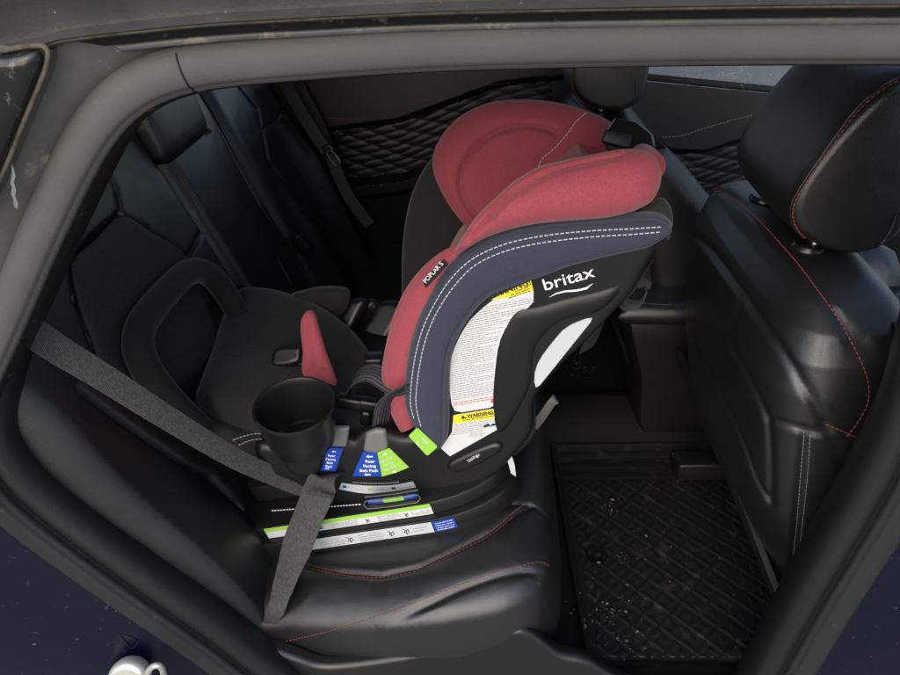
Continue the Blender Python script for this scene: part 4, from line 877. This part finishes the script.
seal_rings = [ring(rs*math.cos(a)*q, rs*math.sin(a)*.72*q) for a, q in [(2*math.pi*i/40, 1-.13*math.exp(-((2*math.pi*i/40-R(212))/.10)**2)) for i in range(41)]]
ups = lambda p: p.z > (.60 if p.x < 0 else .93)
iu = [i for i in range(len(sp)) if ups(sp[i])]; k0 = next(n for n in range(len(iu)-1) if iu[n+1]-iu[n] > 1) if any(iu[n+1]-iu[n] > 1 for n in range(len(iu)-1)) else -1
iu = iu[k0+1:]+iu[:k0+1]; il = [i % len(sp) for i in range(iu[-1], iu[-1]+len(sp)-len(iu)+2)]
def seg_band(rings, idx):
    k = len(rings); V = [r[i] for i in idx for r in rings]
    return V, [[a*k+j, a*k+j+1, (a+1)*k+j+1, (a+1)*k+j] for a in range(len(idx)-1) for j in range(k-1)]
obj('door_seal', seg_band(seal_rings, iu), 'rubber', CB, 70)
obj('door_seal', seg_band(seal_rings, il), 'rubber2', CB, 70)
ij = min(range(len(sp)), key=lambda i: (sp[i]-Y(187, 66, 0)).length); obj('seal_joint', tube([sp[ij]+(r[ij]-sp[ij])*1.015 for r in seal_rings[16:36]], .0009, 6), 'gap', CB, 60)
obj('seal_lip', _band([ring(-.020, .002), ring(-.024, .012), ring(-.021, .022), ring(-.015, .03)]), 'gap', CB, 70)
def ringv(off, dy):
    n = len(sp); o = []
    for i in range(n):
        t = (sp[(i+2) % n]-sp[i-2]).normalized(); q = t.cross(Vector((0, 1, 0))).normalized()
        if q.dot(sp[i]-scn) < 0 and abs(q.dot(sp[i]-scn)) > .01: q = -q
        z0, z1 = (.58, .80) if sp[i].x < 0 else (.82, 1.0)
        g = 1-max(0, min(1, (sp[i].z-z0)/(z1-z0))); g = g*g*(3-2*g)
        o.append(sp[i]+q*(off*(.40+.60*g))+Vector((0, dy+.018*(1-g), 0)))
    for _ in range(6): o = [(o[i-1]+o[i]*2+o[(i+1) % n])/4 for i in range(n)]
    return o
inner = [ringv(-.012, .010), ringv(-.028, .006), ringv(-.038, .010), ringv(-.045, .020), ringv(-.047, .034), ringv(-.042, .055), ringv(-.02, .09), ringv(.0, .12)]
# trim inside the opening only along the lower half (wheel-arch side, sill and pillar foot)
def part_band(rings, idx):
    k = len(rings); idx = list(idx); V = [r[i] for i in idx for r in rings]; F = []
    for a in range(len(idx)-1):
        if idx[a+1]-idx[a] > 1: continue
        for j in range(k-1): F.append([a*k+j, a*k+j+1, (a+1)*k+j+1, (a+1)*k+j])
    return V, F
obj('opening_trim', _band(inner), 'trim', CB, 70)
upi = [i for i in range(len(sp)) if sp[i].z > .60]
obj('pillar_lining', part_band([ring(-.006, .018), ring(.02, .05), ring(.10, .07)], sorted(upi)), 'trim', CB, 70)
# jamb flange outside the seal
obj('jamb', part_band([ring(.017, .006), ring(.021, .004), ring(.036, -.012), ring(.060, -.020), ring(.066, -.024)], [i for i in range(len(sp)) if sp[i].z > .62 and sp[i].x < .1]), 'jamb', CB, 70)
low2 = [i for i in range(len(sp)) if sp[i].z < .70]
obj('body_panel', part_band([ring(.016, .004), ring(.022, .004), ring(.034, .002), ring(.040, -.004), ring(.060, -.010), ring(.075, -.022), ring(.12, -.035), ring(.24, -.06), ring(.42, -.07), ring(.45, .05)], low2), 'paint', CB, 60)
# roof rail with its drip channel, and the roof itself
rail_b = sm([Y(-60, 66, -.03), Y(0, 53, -.03), Y(45, 43, -.03), Y(80, 35, -.03), Y(200, 22, -.03), Y(300, 16, -.03), Y(450, 9, -.03), Y(700, 4, -.03), Y(900, 2, -.03), Y(1100, 2, -.03), Y(1600, 6, -.03)], 8)
V = []; rp = [(0, 0), (.006, -.004), (.010, .012), (-.002, .030), (-.014, .050), (-.02, .08), (.05, .10), (.06, .04)]
obj('roof_rail', loft([[p+Vector((0, -.010+a, b)) for a, b in rp] for p in rail_b]), 'rail', CB, 50)
obj('rail_mud', tube([p+Vector((0, -.006, -.001)) for p in rail_b], .0022, 8), 'dirt', CB, 60)
obj('drip_channel', loft([[p+Vector((0, a, b)) for a, b in ((.0, .004), (.05, .0), (.055, -.022), (.035, -.024), (.03, -.008), (.012, -.012))] for p in rail_b]), 'gap', CB, 50)
ch = [p+Vector((0, .018, -.015)) for p in rail_b]
obj('channel_lip', tube([p for p in ch if p.x > -.40], .0035, 8), 'jamb', CB, 60)
obj('quarter_panel', pillow(Ys([(-60, 70), (0, 57), (30, 52), (42, 53), (40, 68), (22, 112), (-4, 172), (-40, 240), (-90, 300)], -.050), N0, .006, .008, .03, res=.012), 'qglass', CB, 50)
obj('quarter_seal', tube(sm(Ys([(-60, 64), (0, 51.5), (30, 46), (47, 49), (45, 70), (26, 117), (0, 180), (-36, 248)], -.046), 5), .0022, 8), 'dirt', CB, 60)
obj('pillar_skin', loft([[a, b, b+Vector((0, .04, 0)), a+Vector((0, .04, 0))] for a, b in zip(sm(Ys([(52, 50), (48, 72), (29, 118), (4, 182), (-30, 250), (-80, 330)], -.034), 5), sm(Ys([(-60, 40), (-80, 72), (-100, 118), (-150, 182), (-200, 250), (-280, 330)], -.036), 5))]), 'jamb', CB, 50)
obj('paint_scuff', prism(Ys([(12, 163), (14, 168), (16, 176), (14.2, 182), (16.5, 190), (15.5, 196), (18.5, 203), (17.5, 209), (14.6, 206), (13.6, 199), (11.5, 194), (12.4, 187), (10.5, 183), (12.2, 175)], -.0435), N0, .0006), 'silver', CB, 0)
obj('roof', loft([[Vector((x, y, z+(0 if not t else .03))) for y, z, t in ((.03, 1.085, 0), (.25, 1.13, 0), (.75, 1.155, 0), (1.25, 1.13, 0), (1.47, 1.085, 0), (1.47, 1.085, 1), (1.25, 1.13, 1), (.75, 1.155, 1), (.25, 1.13, 1), (.03, 1.085, 1))] for x in (-1.15, -.6, 0, .30, .46)]), 'headliner', CB, 50)  # unseen from here; front end cut short to let in more sky light
obj('far_pillar', loft([[Vector((x+a*.5, 1.41+b, z)) for a, b in ((-.16, 0), (.16, -.01), (.17, .06), (-.17, .06))] for x, z in ((.20, 0), (.20, .5), (.17, .8), (.12, 1.1))]), 'trim', CB, 50)
obj('far_pillar', loft([[Vector((x+a, 1.40+b, z)) for a, b in ((-.16, 0), (.06, 0), (.08, .06), (-.16, .06))] for x, z in ((-.66, 0), (-.66, .5), (-.78, .85), (-.92, 1.1))]), 'trim', CB, 50)
obj('rear_deck', box((-1.0, .72, .42), (.18, 1.5, .86), .01), 'trim', CB, 50)
obj('near_pillar', loft([[Vector((x+a, b, z)) for a, b in ((-.02, .02), (.09, .0), (.10, .05), (-.01, .06))] for x, z in ((.46, -.05), (.48, .3), (.50, .6), (.46, .9), (.42, 1.08))]), 'trim', CB, 50)
obj('front_door_blocker', box((1.0, .03, .28), (.9, .06, .62), .02), 'trim', CB, 50)  # plain unseen box in the front door's place, added to block light
# striker and small rubber plug on the painted jamb
stb = Y(133, 668, -.075)
stk = obj('door_striker', pillow(Ys([(112, 668), (122, 664.5), (135, 666), (146, 672), (152, 685), (140, 695), (112, 692), (108, 676)], -.085), (0, -1, .3), .010, .008, .015, res=.004), 'zinc', CB, 60)
obj('striker_loop', tube(sm([Y(140, 690, -.09), Y(146, 676, -.115), Y(152, 667, -.12), Y(160, 666, -.12), Y(164, 675, -.11), Y(164, 690, -.09)], 5), .0042, 10), 'zinc', stk, 60)
tbp = bvh(bpy.data.objects['body_panel']); ln = drape(tbp, [(119, 634), (129, 636), (138, 641), (133, 648), (128, 645), (119, 634)], .001, 2)
if len(ln) > 3: obj('drain_plug', tube(ln, .0007, 6), 'trim', CB, 60)
sill = obj('sill_plate', loft([[Vector((x, y, z)) for y, z in ((-.05, .02), (-.02, .035), (.02, .03), (.06, .005), (.06, -.05), (-.05, -.05))] for x in np.linspace(-.42, .46, 12)]), 'satin', CB, 50)
# ================================================================== GROUND, LIGHT, CAMERA
g = grid(lambda u, v: Vector((-60+120*u, -60+120*v, -.42)), 3, 3); tag(obj('ground', g, 'ground', None, 0), kind='structure')
SC.world = bpy.data.worlds.new('World'); SC.world.use_nodes = True; nt = SC.world.node_tree
sky = nt.nodes.new('ShaderNodeTexSky'); sky.sky_type = 'NISHITA'; sky.sun_disc = False; sky.sun_elevation = R(35); sky.sun_rotation = R(194); sky.air_density = 1.0; sky.dust_density = 2.2
nt.links.new(sky.outputs[0], nt.nodes['Background'].inputs[0]); nt.nodes['Background'].inputs[1].default_value = .15
sl_ = bpy.data.lights.new('sun', 'SUN'); sl_.energy = 1.0; sl_.angle = R(75); sl_.color = (1, .99, .975); so = bpy.data.objects.new('sun', sl_); COL.objects.link(so)
sd = Vector((-.22, -.85, .62)).normalized(); so.rotation_euler = sd.to_track_quat('Z', 'Y').to_euler(); so.location = (0, -3, 4)
cam = bpy.data.cameras.new('camera'); cam.sensor_width = 36; cam.lens = 36*FPX/900; cam.clip_start = .02; cam.clip_end = 300
co_ = bpy.data.objects.new('camera', cam); COL.objects.link(co_)
mtx = Matrix((CR, CU, -CF)).transposed().to_4x4(); mtx.translation = CC; co_.matrix_world = mtx; SC.camera = co_
SC.view_settings.view_transform = 'Standard'; SC.view_settings.look = 'None'; SC.view_settings.exposure = .54; SC.view_settings.gamma = 1
SC.cycles.use_denoising = True; SC.cycles.max_bounces = 8; SC.cycles.diffuse_bounces = 5; SC.cycles.transparent_max_bounces = 12; SC.cycles.sample_clamp_indirect = 6
